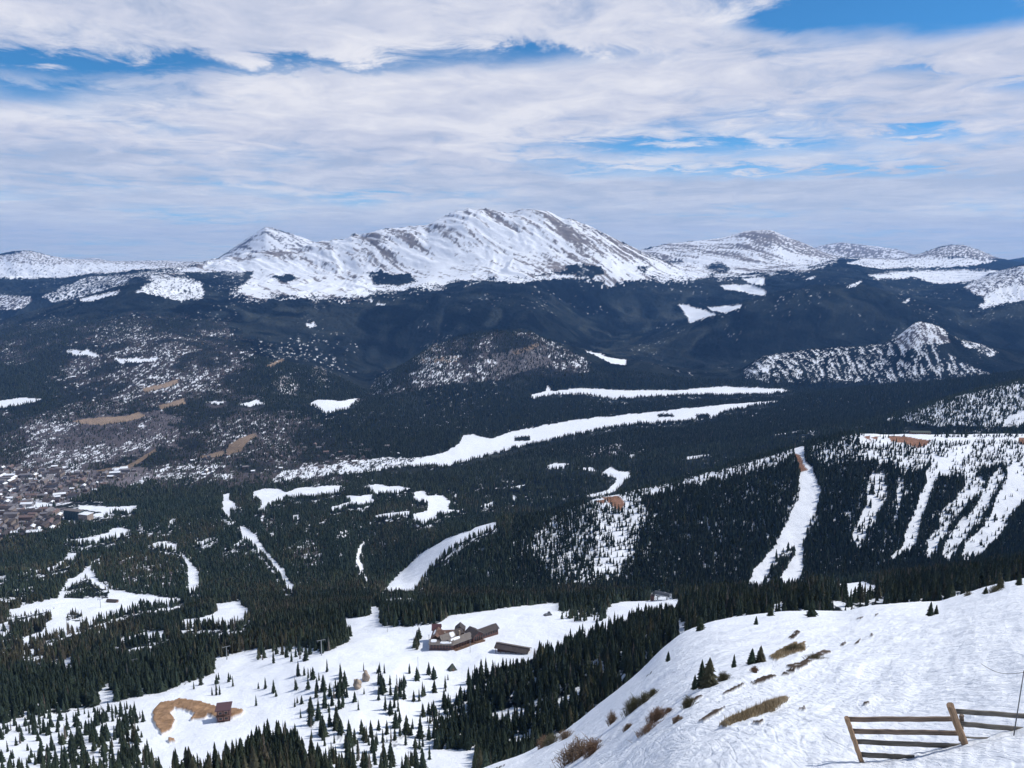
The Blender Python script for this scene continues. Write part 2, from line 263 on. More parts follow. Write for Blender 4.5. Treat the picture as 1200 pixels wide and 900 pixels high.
# --- left run system
RUN = [(124,654),(112,659),(108,668),(112,678),(120,685),(130,691),(160,695),(185,699),(215,703),(205,709),(172,712),(150,719),(120,728),(100,735),(82,741),(62,748),(45,752),(-30,764),(-30,754),(30,747),(50,740),(55,730),(60,722),(62,713),(40,719),(10,723),(11,714),(48,705),(68,702),(71,690),(80,680),(95,671),(105,662),(116,654)]
snow(RUN)
for p in ([(75,701),(76,691),(97,680),(100,676),(112,688),(127,691),(127,701)], [(76,728),(78,720),(95,719),(96,728)], [(160,708),(165,705),(176,708),(170,713)], [(62,745),(68,741),(72,744)]): paint(p, s=.3, de=.04, hh=.6, w=.4)
paint([(10,722),(40,719),(62,713),(60,722),(12,732)], s=.7, de=.02, hh=.6)
snow([(-20,735),(10,729),(12,737),(-20,744)], [(-20,797),(12,790),(11,795)], [(25,765),(50,758),(51,764),(30,769)], [(34,793),(45,784),(60,778),(83,770),(86,775),(65,786),(50,793)], [(132,753),(150,746),(178,740),(198,740),(196,748),(165,753),(140,757)],
     [(248,709),(281,704),(283,710),(292,715),(291,726),(280,735),(262,737),(240,735),(212,737),(210,727),(235,724),(247,721),(255,716)], [(330,726),(350,722),(352,728),(332,731)], w=.8)
# --- lodge basin (open snow, trees added below)
BASIN = [(-60,856),(0,848),(100,831),(116,826),(114,811),(133,809),(135,822),(172,816),(200,808),(250,790),(252,772),(300,760),(340,770),(385,763),(408,752),(410,745),(400,726),(432,722),(434,711),(443,711),(447,734),(475,735),(512,731),(525,722),(597,712),(655,706),(657,719),(712,716),(712,709),(730,705),(797,703),(830,720),(800,960),(-60,960)]
snow(BASIN, w=.5, y0=300, y1=1100)
paint([(470,716),(490,714),(490,721),(478,724)], s=1, de=.01)
paint([(657,716),(710,712),(708,728),(657,730)], s=1, de=.035, hh=.8, w=.4, y1=1100)
paint([(0,852),(140,828),(160,832),(172,850),(175,880),(175,910),(-40,910)], s=1, de=.020, hh=.6, y1=800)
paint([(52,905),(58,875),(98,852),(148,838),(162,846),(162,880),(190,905)], s=.95, de=.046, hh=.72, y1=800)
paint([(10,843),(60,836),(70,850),(20,858)], s=1, de=.02, hh=.6, y1=800)
paint([(170,930),(195,908),(215,899),(240,906),(268,890),(290,874),(325,860),(350,872),(362,890),(400,900),(408,930)], s=.6, de=.062, hh=1., y1=800)
paint([(345,790),(420,785),(520,790),(540,830),(520,860),(500,905),(380,905),(345,840),(338,805)], s=1, de=.011, hh=.72, y1=800)
paint([(355,845),(375,800),(400,790),(410,830),(400,870),(365,865)], s=.95, de=.024, hh=.85, y1=800)
paint([(420,815),(440,800),(470,810),(470,822),(430,826)], s=.95, de=.03, hh=.8, y1=800)
paint([(400,905),(405,870),(440,850),(480,855),(500,905)], s=.95, de=.02, hh=.85, y1=800)
paint([(463,808),(500,800),(502,820),(470,824)], s=.95, de=.03, hh=.8, y1=800)
paint([(300,762),(340,757),(385,763),(355,778),(300,778)], s=1, de=.010, hh=.8, y1=900)
paint([(175,818),(255,795),(310,800),(330,815),(320,835),(290,828),(240,815),(200,815)], s=1, de=.006, hh=.65, y1=900)
paint([(508,878),(505,850),(515,822),(560,817),(578,838),(573,870),(550,880)], s=.5, de=.075, y1=800)
paint([(484,762),(487,748),(502,748),(503,762)], s=.9, de=.06, hh=.8, w=.3)
STAND = [(555,800),(575,785),(597,780),(625,772),(650,766),(685,750),(707,742),(737,733),(760,725),(797,712),(800,716),(795,735),(790,750),(775,775),(762,790),(742,800),(727,808),(707,828),(690,840),(660,856),(640,870),(600,893),(575,905),(555,905),(562,872),(577,842),(560,822),(548,815),(550,790)]
paint(STAND, s=.3, de=.080, w=.6, y1=900)
for p in ([(576,836),(600,829),(619,831),(615,842),(598,846),(580,846)], [(627,820),(638,820),(639,826),(628,827)], [(652,820),(675,812),(668,825),(657,836)], [(724,765),(732,760),(730,778),(725,782)], [(695,777),(710,773),(708,785),(697,787)], [(674,806),(680,803),(680,814),(675,814)], [(735,780),(743,776),(741,785)], [(742,757),(752,750),(750,758)], [(685,790),(692,788),(690,796)]):
    paint(p, s=1, de=.002, w=.5, y1=900)
# belt behind the crest
paint([(800,705),(1000,690),(1200,660),(1260,650),(1260,700),(1200,700),(1000,730),(800,745)], s=.6, de=.050, hh=1.08, y0=420, y1=1000)
snow([(968,687),(1003,678),(1012,681),(1035,690),(1030,699),(1000,706),(978,700)], [(913,677),(935,672),(938,685),(920,690)], [(905,708),(920,706),(920,717),(905,722)], [(1170,682),(1186,677),(1180,686)], [(880,712),(890,708),(890,716)], y0=420, y1=1150)
# --- opposite ridge
RW = dict(y0=1150, y1=1900)
paint([(440,700),(500,655),(560,627),(640,604),(700,584),(800,563),(930,528),(1000,509),(1260,506),(1260,670),(1000,690),(700,697)], s=.35, de=.085, **RW)
paint([(620,640),(640,606),(690,586),(740,576),(760,600),(745,645),(735,680),(680,690),(640,680)], s=.9, de=.048, hh=.9, **RW)
paint([(695,600),(735,588),(750,605),(742,640),(725,670),(698,680),(700,640)], s=1, de=.022, hh=.85, **RW)
paint([(690,588),(745,573),(800,560),(870,543),(930,526),(930,538),(880,556),(800,572),(750,588),(715,600)], s=1, de=.022, hh=.8, **RW)
paint([(1000,506),(1080,506),(1092,530),(1085,550),(1060,558),(1045,545),(1010,540)], s=1, de=.020, hh=.8, **RW)
paint([(942,525),(1000,508),(1010,540),(960,548)], s=1, de=.035, hh=.85, **RW)
paint([(1080,506),(1260,504),(1260,548),(1170,545),(1130,562),(1115,560),(1095,560)], s=1, de=.022, hh=.7, **RW)
paint([(1020,555),(1038,560),(1038,590),(1020,622),(1004,645),(996,635),(1012,600)], s=1, de=.012, **RW)
paint([(1050,560),(1058,560),(1055,600),(1048,620)], s=1, de=.015, **RW)
R1 = [(931,523),(942,523),(943,540),(952,548),(960,570),(960,590),(953,605),(944,625),(940,640),(942,667),(935,684),(922,688),(912,682),(920,668),(930,650),(929,640),(915,650),(903,665),(898,680),(889,692),(876,688),(883,667),(900,650),(912,632),(922,612),(928,598),(935,585),(935,560),(938,548),(931,535)]
R2 = [(1140,518),(1115,529),(1100,539),(1085,552),(1084,567),(1075,587),(1070,605),(1060,627),(1057,642),(1038,658),(1046,661),(1060,649),(1073,643),(1076,620),(1082,602),(1091,577),(1102,560),(1117,547),(1138,532)]
R3 = [(1132,555),(1150,560),(1155,575),(1130,597),(1118,610),(1108,628),(1098,645),(1086,658),(1083,635),(1100,618),(1105,597),(1120,585),(1130,572)]
R3b = [(1170,545),(1178,560),(1165,580),(1155,600),(1150,612),(1125,640),(1112,660),(1100,656),(1108,635),(1122,612),(1140,600),(1152,578),(1160,560)]
R4 = [(1180,548),(1200,538),(1230,535),(1215,570),(1190,600),(1178,620),(1164,640),(1146,655),(1124,658),(1130,640),(1150,620),(1160,605),(1167,585),(1176,565)]
snow(R1, R2, R4, w=.9, **RW); paint(R2, s=1, de=.0045, hh=.6, w=.9, **RW); paint(R3, s=1, de=.013, hh=.75, w=.9, **RW); paint(R3b, s=1, de=.010, hh=.7, w=.9, **RW); paint(R4, s=1, de=.0045, hh=.7, w=.9, **RW)
snow([(1007,508),(1200,505),(1250,505),(1250,511),(1100,511),(1020,513)], w=.5, **RW)
for p in ([(929,531),(938,533),(946,551),(938,553),(934,541)], [(1012,512),(1020,510),(1020,517)], [(1040,511),(1060,511),(1075,514),(1091,516),(1087,522),(1075,525),(1060,519),(1045,517)], [(1193,513),(1204,512),(1204,521),(1195,521)], [(706,583),(725,581),(733,590),(727,599),(718,593)], [(696,588),(710,585),(708,590)], [(1020,512),(1030,512),(1026,516)]):
    paint(p, s=.0, un=RED, de=.002, w=.7, **RW)
paint([(1038,492),(1070,475),(1120,461),(1160,450),(1200,442),(1260,430),(1260,500),(1150,500),(1100,499)], s=.9, de=.024, hh=.9, y0=2000, y1=2650)
snow([(1170,498),(1185,488),(1205,479),(1230,472),(1230,480),(1187,494)], w=.4, y0=2000, y1=2650)
for p_ in ([(335,640),(372,628),(385,655),(360,672),(338,662)], [(305,600),(330,612),(322,628),(300,622)], [(640,525),(720,520),(760,528),(700,536)], [(160,625),(195,622),(200,634),(170,636)], [(480,625),(520,612),(515,625),(490,636)]):
    paint(p_, s=.3, un=ASPEN, de=.02, w=5, y0=1100, y1=2900)
paint([(130,660),(170,650),(205,662),(215,690),(150,690)], s=.3, un=ASPEN, de=.025, y0=1100, y1=1900)
paint(BIGRUN, s=1, de=0, w=.5, y0=1100, y1=1600, hid=True)
# --- excavated earth by the hut
paint([(179,835),(190,825),(210,820),(235,824),(255,829),(285,834),(283,838),(268,844),(252,842),(244,838),(240,842),(223,845),(229,838),(215,832),(204,831),(200,837),(205,845),(202,855),(190,862),(185,855),(179,845)], s=0, un=EARTH, de=0, w=.6, y0=300, y1=900)
paint([(196,867),(204,867),(206,870),(198,871)], s=.1, un=EARTH, de=0, w=.5, y0=300, y1=900)
# --- bare patches on the near slope
NB = dict(y1=260, w=.7)
for p, c in (([(843,851),(852,844),(872,835),(900,823),(915,818),(926,818),(915,824),(905,832),(888,838),(865,845),(848,852)], GRASS), ([(901,770),(915,761),(930,753),(944,752),(944,763),(920,768),(910,775)], GRASS),
             ([(922,781),(940,775),(965,762),(976,764),(955,773),(940,783),(928,785)], BROWN*.6), ([(983,758),(990,751),(992,756)], BROWN*.5), ([(1000,755),(1009,749),(1006,755)], BROWN*.5), ([(1017,748),(1023,741),(1022,746)], BROWN*.5),
             ([(924,748),(934,738),(938,741),(929,750)], BROWN*.4), ([(877,801),(900,792),(912,791),(900,798),(885,803)], BROWN*.5), ([(846,814),(860,806),(874,799),(868,806),(850,814)], BROWN*.5), ([(914,791),(925,785),(933,787),(922,792)], BROWN*.4),
             ([(819,846),(835,835),(850,829),(841,837),(826,846)], BROWN*.6), ([(878,848),(895,845),(890,850)], BROWN*.5), ([(1011,826),(1020,823),(1016,828)], BROWN*.4), ([(936,832),(945,829),(942,833)], BROWN*.6), ([(1002,725),(1012,722),(1008,726)], BROWN*.5), ([(1024,721),(1030,718),(1028,722)], BROWN*.5), ([(800,825),(815,818),(825,815),(812,824)], BROWN*.6)):
    paint(p, s=.10, un=c, **NB)

sf[(YG > 120) & (YG < 440) & (PX > 540) & (under[..., 0] < .03)] = 1.0
dens[(YG < 345) | ((YG < 420) & (PX > 770))] = 0
stand_ = RR(2000, 11000, lambda x, y: fbm(x / 520 + .4 * fbm(x / 300, y / 300, 2, 301), y / 800, 4, 300, .6))
under = np.where((under[..., :1] < .02), under * np.clip(1 + .55 * stand_[..., None], .45, 2.3) * (1 + np.clip(stand_, 0, 2)[..., None] * np.array([.25, .12, 0])), under)
nz = uni(RR(300, 1e6, lambda x, y: fbm(x / 30, y / 68, 5, 80, .85)))
ns = uni(RR(5800, 1e6, lambda x, y: .6 * fbm((x + .8 * y) / 60, (x - y) / 900, 5, 90, .8) + .85 * fbm((x + .8 * y) / 190, (x - y) / 1500, 4, 190, .7) + .45 * fbm(x / 45, y / 80, 3, 95) + .4 * fbm(x / 900, y / 900, 2, 99)))
nh = uni(RR(4000, 5600, lambda x, y: fbm((x + .08 * y) / 30, y / 88, 5, 180, .9)))
big = uni(RR(2200, 1e6, lambda x, y: fbm(x / 420, y / 600, 3, 121, .6)))
mod_f = 2.5 * sstep(.62, .95, big) * (sf < .03)
mod = np.where((YG > 2300) & (stk < .5) & (sf < .27), .15 + 1.6 * sstep(.35, .85, big), 1)
sf = np.where((YG > 4300) & (sf < .03), sf * mod_f, sf * mod)
lerp_ = (np.clip(.15 + 1.2 * sstep(.3, .7, big), 0, 1) * ((YG > 2600) & (YG < 6000) & (np.abs(under[..., 0] - ASPEN[0] * .75) < .01)))[..., None]
under = np.where(np.abs(under[..., :1] - ASPEN[0] * .75) < .01, FOREST + (under - FOREST) * np.where(YG[..., None] > 2600, lerp_, 1), under)
nn = np.where(stk > 0, ns, nz); nn = np.where((YG > 4300) & (YG < 5300) & (PX > 840), nh, nn)
nn = np.where(YG < 300, uni(RR(0, 320, lambda x, y: fbm(x / .8, y / 1.6, 3, 86, .7))), nn)
SN = sstep(.07, -.07, nn - sf); SN = np.where(sf >= .999, 1.0, SN); SN = np.where(sf <= .001, 0.0, SN)
ALB = SNOW * SN[..., None] + under * (1 - SN[..., None])
# canopy roughness of far forest, and raised turf
forest_far = (1 - SN) * (under[..., 0] < .06) * (YG > 4300)
Z += forest_far * rng.uniform(0, 1, Z.shape) ** 1.5 * np.clip(YG * .0018, 5, 14)
Z += (1 - SN) * near * .12 * (YG < 260)
Z += np.where((np.abs(under[..., 0] - .30) < .001) & (SN < .5) & (YG > 300) & (YG < 900), 1.8 + RR(300, 900, lambda x, y: fbm(x / 9, y / 14, 3, 200)) * .4, 0.)

T2 = Z / YG

def hit(px, py, ymin=0.):
    """first point of the terrain seen through a photo pixel"""
    u, t = ray(px, py)
    c = int(np.clip(np.searchsorted(U, u), 1, NU - 1)); f = (u - U[c-1]) / (U[c] - U[c-1])
    tt = T2[:, c-1] * (1 - f) + T2[:, c] * f; yy = YG[:, c-1] * (1 - f) + YG[:, c] * f
    k = np.nonzero((tt >= t) & (yy > ymin))[0]
    k = int(k[0]) if len(k) else len(tt) - 1
    k = max(k, 1)
    g = (t - tt[k-1]) / (tt[k] - tt[k-1]) if tt[k] != tt[k-1] else 0
    g = min(max(g, 0), 1)
    y = yy[k-1] * (1 - g) + yy[k] * g
    return Vector((float(u * y), float(y), float(t * y)))
def ground(x, y):
    u = x / y
    c = int(np.clip(np.searchsorted(U, u), 1, NU - 1)); f = (u - U[c-1]) / (U[c] - U[c-1])
    yy = YG[:, c-1] * (1 - f) + YG[:, c] * f; zz = Z[:, c-1] * (1 - f) + Z[:, c] * f
    return float(np.interp(y, yy, zz))

# ------------------------------------------------------------------ material helpers
def mat(name):
    m_ = bpy.data.materials.new(name); m_.use_nodes = True
    return m_, m_.node_tree.nodes, m_.node_tree.links, m_.node_tree.nodes['Principled BSDF']
def simple(name, col, rough=.8, var=.25, scale=3.0, metal=0.0, bump=.2):
    m_, n, l, b = mat(name)
    tc = n.new('ShaderNodeTexCoord'); nt = n.new('ShaderNodeTexNoise'); nt.inputs['Scale'].default_value = scale; nt.inputs['Detail'].default_value = 6
    l.new(tc.outputs['Object'], nt.inputs['Vector'])
    mr = n.new('ShaderNodeMapRange'); mr.inputs['From Min'].default_value = .3; mr.inputs['From Max'].default_value = .7
    mr.inputs['To Min'].default_value = 1 - var; mr.inputs['To Max'].default_value = 1 + var
    l.new(nt.outputs['Fac'], mr.inputs['Value'])
    mx = n.new('ShaderNodeVectorMath'); mx.operation = 'SCALE'; mx.inputs[0].default_value = col
    l.new(mr.outputs['Result'], mx.inputs['Scale']); l.new(mx.outputs[0], b.inputs['Base Color'])
    b.inputs['Roughness'].default_value = rough; b.inputs['Metallic'].default_value = metal
    bp = n.new('ShaderNodeBump'); bp.inputs['Strength'].default_value = bump; bp.inputs['Distance'].default_value = .05
    l.new(nt.outputs['Fac'], bp.inputs['Height']); l.new(bp.outputs['Normal'], b.inputs['Normal'])
    return m_

def terrain_mat():
    m_, n, l, b = mat('ground_cover')
    a = n.new('ShaderNodeAttribute'); a.attribute_name = 'albedo'
    s = n.new('ShaderNodeAttribute'); s.attribute_name = 'snow'
    g = n.new('ShaderNodeNewGeometry')
    def noise(scale, det=5, rough=.6):
        t_ = n.new('ShaderNodeTexNoise'); t_.inputs['Scale'].default_value = scale; t_.inputs['Detail'].default_value = det; t_.inputs['Roughness'].default_value = rough
        l.new(g.outputs['Position'], t_.inputs['Vector']); return t_
    n1 = noise(.0035, 12, .72); n2 = noise(.6, 6)
    mr = n.new('ShaderNodeMapRange'); mr.inputs['From Min'].default_value = .3; mr.inputs['From Max'].default_value = .7; mr.inputs['To Min'].default_value = .55; mr.inputs['To Max'].default_value = 1.45
    l.new(n1.outputs['Fac'], mr.inputs['Value'])
    mr2 = n.new('ShaderNodeMapRange'); mr2.inputs['From Min'].default_value = .3; mr2.inputs['From Max'].default_value = .7; mr2.inputs['To Min'].default_value = .95; mr2.inputs['To Max'].default_value = 1.04
    l.new(n2.outputs['Fac'], mr2.inputs['Value'])
    mx = n.new('ShaderNodeMix'); mx.data_type = 'FLOAT'
    n7 = noise(.16, 7, .7); mr7 = n.new('ShaderNodeMapRange'); mr7.inputs['From Min'].default_value = .32; mr7.inputs['From Max'].default_value = .68; mr7.inputs['To Min'].default_value = .6; mr7.inputs['To Max'].default_value = 1.35
    l.new(n7.outputs['Fac'], mr7.inputs['Value']); m7 = n.new('ShaderNodeMath'); m7.operation = 'MULTIPLY'; l.new(mr.outputs[0], m7.inputs[0]); l.new(mr7.outputs[0], m7.inputs[1])
    l.new(s.outputs['Fac'], mx.inputs[0]); l.new(m7.outputs[0], mx.inputs[2]); l.new(mr2.outputs[0], mx.inputs[3])
    sc = n.new('ShaderNodeVectorMath'); sc.operation = 'SCALE'
    l.new(a.outputs['Color'], sc.inputs[0]); l.new(mx.outputs[0], sc.inputs['Scale']); l.new(sc.outputs[0], b.inputs['Base Color'])
    b.inputs['Roughness'].default_value = .75; sp_ = n.new('ShaderNodeMath'); sp_.operation = 'MULTIPLY'; sp_.inputs[1].default_value = .22; l.new(s.outputs['Fac'], sp_.inputs[0]); l.new(sp_.outputs[0], b.inputs['Specular IOR Level'])
    # wind crust and ski marks close by; rolls further off
    mp = n.new('ShaderNodeMapping'); mp.inputs['Rotation'].default_value = (0, 0, math.radians(-32)); mp.inputs['Scale'].default_value = (1.0, .16, .6)
    l.new(g.outputs['Position'], mp.inputs['Vector'])
    n3 = n.new('ShaderNodeTexNoise'); n3.inputs['Scale'].default_value = 3.2; n3.inputs['Detail'].default_value = 7; n3.inputs['Roughness'].default_value = .62; n3.inputs['Distortion'].default_value = 1.6
    l.new(mp.outputs[0], n3.inputs['Vector'])
    n4 = noise(7.0, 5, .75)
    n5 = noise(.03, 6, .65)
    b1 = n.new('ShaderNodeBump'); b1.inputs['Strength'].default_value = .7; b1.inputs['Distance'].default_value = .12
    b2 = n.new('ShaderNodeBump'); b2.inputs['Strength'].default_value = .6; b2.inputs['Distance'].default_value = .05
    b3 = n.new('ShaderNodeBump'); b3.inputs['Strength'].default_value = .6; b3.inputs['Distance'].default_value = 5.0
    l.new(n3.outputs['Fac'], b1.inputs['Height']); l.new(n4.outputs['Fac'], b2.inputs['Height']); l.new(n5.outputs['Fac'], b3.inputs['Height'])
    prev = b3.outputs[0]
    for rot_, sc_, scale_, wd_ in ((-28, (1, .03, .4), .42, .010), (-56, (1, .04, .4), .36, .009), (8, (1, .05, .4), .30, .009)):
        mq = n.new('ShaderNodeMapping'); mq.inputs['Rotation'].default_value = (0, 0, math.radians(rot_)); mq.inputs['Scale'].default_value = sc_; mq.inputs['Location'].default_value = (rot_, 3, 0)
        l.new(g.outputs['Position'], mq.inputs['Vector'])
        nq = n.new('ShaderNodeTexNoise'); nq.inputs['Scale'].default_value = scale_; nq.inputs['Detail'].default_value = .6; nq.inputs['Distortion'].default_value = .12; l.new(mq.outputs[0], nq.inputs['Vector'])
        # narrow grooves where the noise crosses evenly spaced levels
        w1_ = n.new('ShaderNodeMath'); w1_.operation = 'PINGPONG'; w1_.inputs[1].default_value = .04; l.new(nq.outputs['Fac'], w1_.inputs[0])
        w2_ = n.new('ShaderNodeMapRange'); w2_.interpolation_type = 'SMOOTHSTEP'; w2_.inputs['From Min'].default_value = 0; w2_.inputs['From Max'].default_value = wd_; l.new(w1_.outputs[0], w2_.inputs['Value'])
        bq = n.new('ShaderNodeBump'); bq.inputs['Strength'].default_value = .24; bq.inputs['Distance'].default_value = .07
        l.new(w2_.outputs[0], bq.inputs['Height']); l.new(prev, bq.inputs['Normal']); prev = bq.outputs[0]
    l.new(prev, b2.inputs['Normal']); l.new(b2.outputs[0], b1.inputs['Normal']); l.new(b1.outputs[0], b.inputs['Normal'])
    return m_
M_TERR = terrain_mat()

def fast_mesh(name, V, Fc, mats, attrs=None, smooth=False, midx=None):
    """V (n,3), Fc (f,k) with k = 3 or 4"""
    me = bpy.data.meshes.new(name); k = Fc.shape[1]
    me.vertices.add(len(V)); me.vertices.foreach_set('co', np.ascontiguousarray(V, np.float32).ravel())
    me.loops.add(Fc.size); me.loops.foreach_set('vertex_index', np.ascontiguousarray(Fc, np.int32).ravel())
    me.polygons.add(len(Fc)); me.polygons.foreach_set('loop_start', (np.arange(len(Fc)) * k).astype(np.int32))
    me.polygons.foreach_set('use_smooth', np.full(len(Fc), smooth))
    if midx is not None: me.polygons.foreach_set('material_index', midx.astype(np.int32))
    for nm, arr in (attrs or {}).items():
        at = me.color_attributes.new(nm, 'FLOAT_COLOR', 'POINT')
        c4 = np.ones((len(V), 4), np.float32); c4[:, :3] = arr if arr.ndim == 2 else arr[:, None]
        at.data.foreach_set('color', c4.ravel())
    me.update(calc_edges=True)
    for m_ in mats: me.materials.append(m_)
    return me
def tag(o, label=None, cat=None, group=None, kind=None):
    if label: o['label'] = label
    if cat: o['category'] = cat
    if group: o['group'] = group
    if kind: o['kind'] = kind
    return o
def link(name, me, parent=None, loc=None):
    o = bpy.data.objects.new(name, me); C.objects.link(o)
    if parent is not None: o.parent = parent
    if loc is not None: o.location = loc
    return o
def empty(name, loc, rz=0, scale=1.0):
    o = bpy.data.objects.new(name, None); C.objects.link(o); o.location = loc; o.rotation_euler = (0, 0, rz); o.scale = (scale,) * 3
    o.empty_display_size = .5
    return o

# ------------------------------------------------------------------ terrain sheets
def sheet(name, r0, r1, label, cat):
    X, Y, ZZ = XG[r0:r1+1], YG[r0:r1+1], Z[r0:r1+1]
    R = X.shape[0]
    V = np.stack([X, Y, ZZ], -1).reshape(-1, 3)
    i = (np.arange(R - 1)[:, None] * NU + np.arange(NU - 1)[None, :]).ravel()
    Q = np.stack([i, i + 1, i + NU + 1, i + NU], -1)
    me = fast_mesh(name, V, Q, [M_TERR], {'albedo': ALB[r0:r1+1].reshape(-1, 3), 'snow': SN[r0:r1+1].ravel()}, smooth=True)
    return tag(link(name, me), label, cat, kind='structure')
NS = 6   # index of the crest line in Ys
b1, b2, b3, b4 = seg_start[NS+1], seg_start[NS+4], seg_start[NS+10], seg_start[NS+15]
sheet('snow_slope', 0, b1, 'near snow slope with tracks and bare brown patches beside the wooden fence', 'snow slope')
sheet('basin_ground', b1, b2, 'snowy basin floor around the ski lodge', 'ground')
sheet('valley_ground', b2, b3, 'wooded valley floor and facing ridge with cleared ski runs and a snowy river meadow', 'ground')
sheet('foothills', b3, b4, 'dark forested foothills with bare mine slopes beyond the valley', 'hills')
sheet('mountain', b4, nr - 1, 'broad snow covered mountain range with rocky ribs along the skyline', 'mountain')

# ------------------------------------------------------------------ conifers
def conifer(seed, tiers, sides, rad=.15, tip=1.0, base=.04, jag=.35):
    r = np.random.default_rng(seed); V = []; Fc = []
    for k in range(tiers):
        f0 = k / tiers
        zb = base + (1 - base) * f0 * .93
        zt = min(1.0, zb + (1 - base) / tiers * 1.9)
        if k == tiers - 1: zt = 1.0
        R = rad * (1 - f0) ** .85 + .012
        n = sides; i0 = len(V); ph = r.uniform(0, 6.28)
        lean = r.uniform(-.008, .008, 2)
        V.append((lean[0], lean[1], zt))
        for j in range(n):
            a = ph + 2 * math.pi * j / n + r.uniform(-.15, .15)
            rr = R * (1 + (jag if j % 2 else -jag) * r.uniform(.4, 1)) * r.uniform(.85, 1.15)
            V.append((rr * math.cos(a), rr * math.sin(a), zb - (.02 if j % 2 else -.01) + r.uniform(-.012, .012)))
        V.append((0, 0, zb + .35 * (zt - zb)))
        for j in range(n):
            a_, b_ = i0 + 1 + j, i0 + 1 + (j + 1) % n
            Fc.append((i0, a_, b_))
            if tiers > 2: Fc.append((i0 + n + 1, b_, a_))
    return np.array(V), np.array(Fc)
def foliage_mat(name, use_attr=True, col=(.035, .05, .03)):
    m_, n, l, b = mat(name)
    g = n.new('ShaderNodeNewGeometry')
    nt = n.new('ShaderNodeTexNoise'); nt.inputs['Scale'].default_value = 1.3; nt.inputs['Detail'].default_value = 4
    l.new(g.outputs['Position'], nt.inputs['Vector'])
    mr = n.new('ShaderNodeMapRange'); mr.inputs['From Min'].default_value = .3; mr.inputs['From Max'].default_value = .7; mr.inputs['To Min'].default_value = .55; mr.inputs['To Max'].default_value = 1.5
    l.new(nt.outputs['Fac'], mr.inputs['Value'])
    sc = n.new('ShaderNodeVectorMath'); sc.operation = 'SCALE'; sc.inputs[0].default_value = col
    if use_attr:
        a = n.new('ShaderNodeAttribute'); a.attribute_name = 'tint'; l.new(a.outputs['Color'], sc.inputs[0])
    l.new(mr.outputs[0], sc.inputs['Scale']); l.new(sc.outputs[0], b.inputs['Base Color'])
    b.inputs['Roughness'].default_value = .85; b.inputs['Specular IOR Level'].default_value = .15
    return m_
M_FOREST = foliage_mat('conifer_foliage')
GREENS = np.array([[.024, .036, .025], [.033, .043, .027], [.052, .051, .032], [.066, .058, .040]])
M_GREEN = [foliage_mat('spruce_green', False, tuple(GREENS[0])), foliage_mat('spruce_grey_green', False, tuple(GREENS[1])), foliage_mat('pine_olive', False, tuple(GREENS[2] * 1.1))]
M_BARK = simple('bark', (.12, .085, .06), .9)

# sample tree positions from the density map
dx = np.diff(XG, axis=1)[:-1]; dy = np.diff(YG, axis=0)[:, :-1]
area = np.abs(dx * dy)
dcell = dens[:-1, :-1] * np.where(VIS[:-1, :-1], 1, .35)
inside = (U[:-1] > -.86) & (U[:-1] < .9)
clump = .45 + 1.1 * uni(fbm(XG / 45, YG / 45, 3, 110))[:-1, :-1]
clump = np.where(dcell > .03, .95 + .4 * (clump - 1), clump)
EX = dcell * area * inside[None, :] * clump
cnt = rng.poisson(np.minimum(EX, 50))
ri, ci = np.nonzero(cnt); rep = cnt[ri, ci]
ri = np.repeat(ri, rep); ci = np.repeat(ci, rep)
N = len(ri)
a_, b_ = rng.uniform(0, 1, N), rng.uniform(0, 1, N)
def bil(A): return (A[ri, ci] * (1-a_) + A[ri, ci+1] * a_) * (1-b_) + (A[ri+1, ci] * (1-a_) + A[ri+1, ci+1] * a_) * b_
tx, ty, tz = bil(XG), bil(YG), bil(Z)
th = 12.5 * hm[ri, ci] * np.clip(rng.normal(.92, .24, N), .35, 1.5) * (1 + .12 * sstep(2200, 3500, ty))
hollow = uni(fbm(tx / 220, ty / 220, 3, 130))
kind = np.clip((hollow * 2.6 + rng.normal(0, .55, N) + .55 * ((ty > 640) & (ty < 1250)) - .5).astype(int), 0, 3)
facing = (ty > 1180) & (ty < 1800) & (tx > 0)
kind[facing] = np.minimum(kind[facing], rng.integers(0, 2, facing.sum()))
tint = GREENS[kind] * rng.uniform(.7, 1.3, N)[:, None]
tint[ty > 2200] = (GREENS[1] * rng.uniform(.6, 1.25, N)[:, None])[ty > 2200]
mid = (ty > 1150) & (ty < 2700) & ~facing
tint[mid] *= 1.35
snag = rng.uniform(0, 1, N) < .035
tint[snag] = np.array([.13, .115, .10]) * rng.uniform(.7, 1.2, (snag.sum(), 1))
thin = np.where(snag, .4, 1.0) * rng.choice([.7, .9, 1.1, 1.35], N)
bt = np.stack([tx, ty, tz], -1)
tpx, tpy = project(tx / ty, tz / ty); _, ttop = project(tx / ty, (tz + th) / ty)
# keep the ground clear round the buildings
SC = np.zeros((460, 640), bool)
cm_ = VIS & (sf >= .999) & (dens < .0035) & ((YG > 900) | ((PX < 330) & (YG > 640) & (PY < 775)) | ((PX > 900) & (PX < 1045) & (PY > 670) & (YG > 420))) & (PX > 0) & (PX < 1270) & (PY > 0) & (PY < 910)
SC[(PY[cm_] / 2).astype(int), (PX[cm_] / 2).astype(int)] = True
_gy2, _gx2 = np.mgrid[0:460, 0:640] * 2.0
SC |= inpoly(BIGRUN, _gx2, _gy2)
SC2 = SC.copy(); SC2[1:] |= SC[:-1]; SC2[:, 1:] |= SC[:, :-1]
def inclear(x, y): return SC2[np.clip(y / 2, 0, 459).astype(int), np.clip(x / 2, 0, 639).astype(int)]
inrun = inpoly(BIGRUN, tpx, tpy) & (ty < 1750)
hit_ = ((ty > 620) | ((tpx > 895) & (tpx < 1050) & (ty > 300))) & ~inclear(tpx, tpy + 1) & (inclear(tpx, ttop) | inclear(tpx, .5 * (tpy + ttop)))
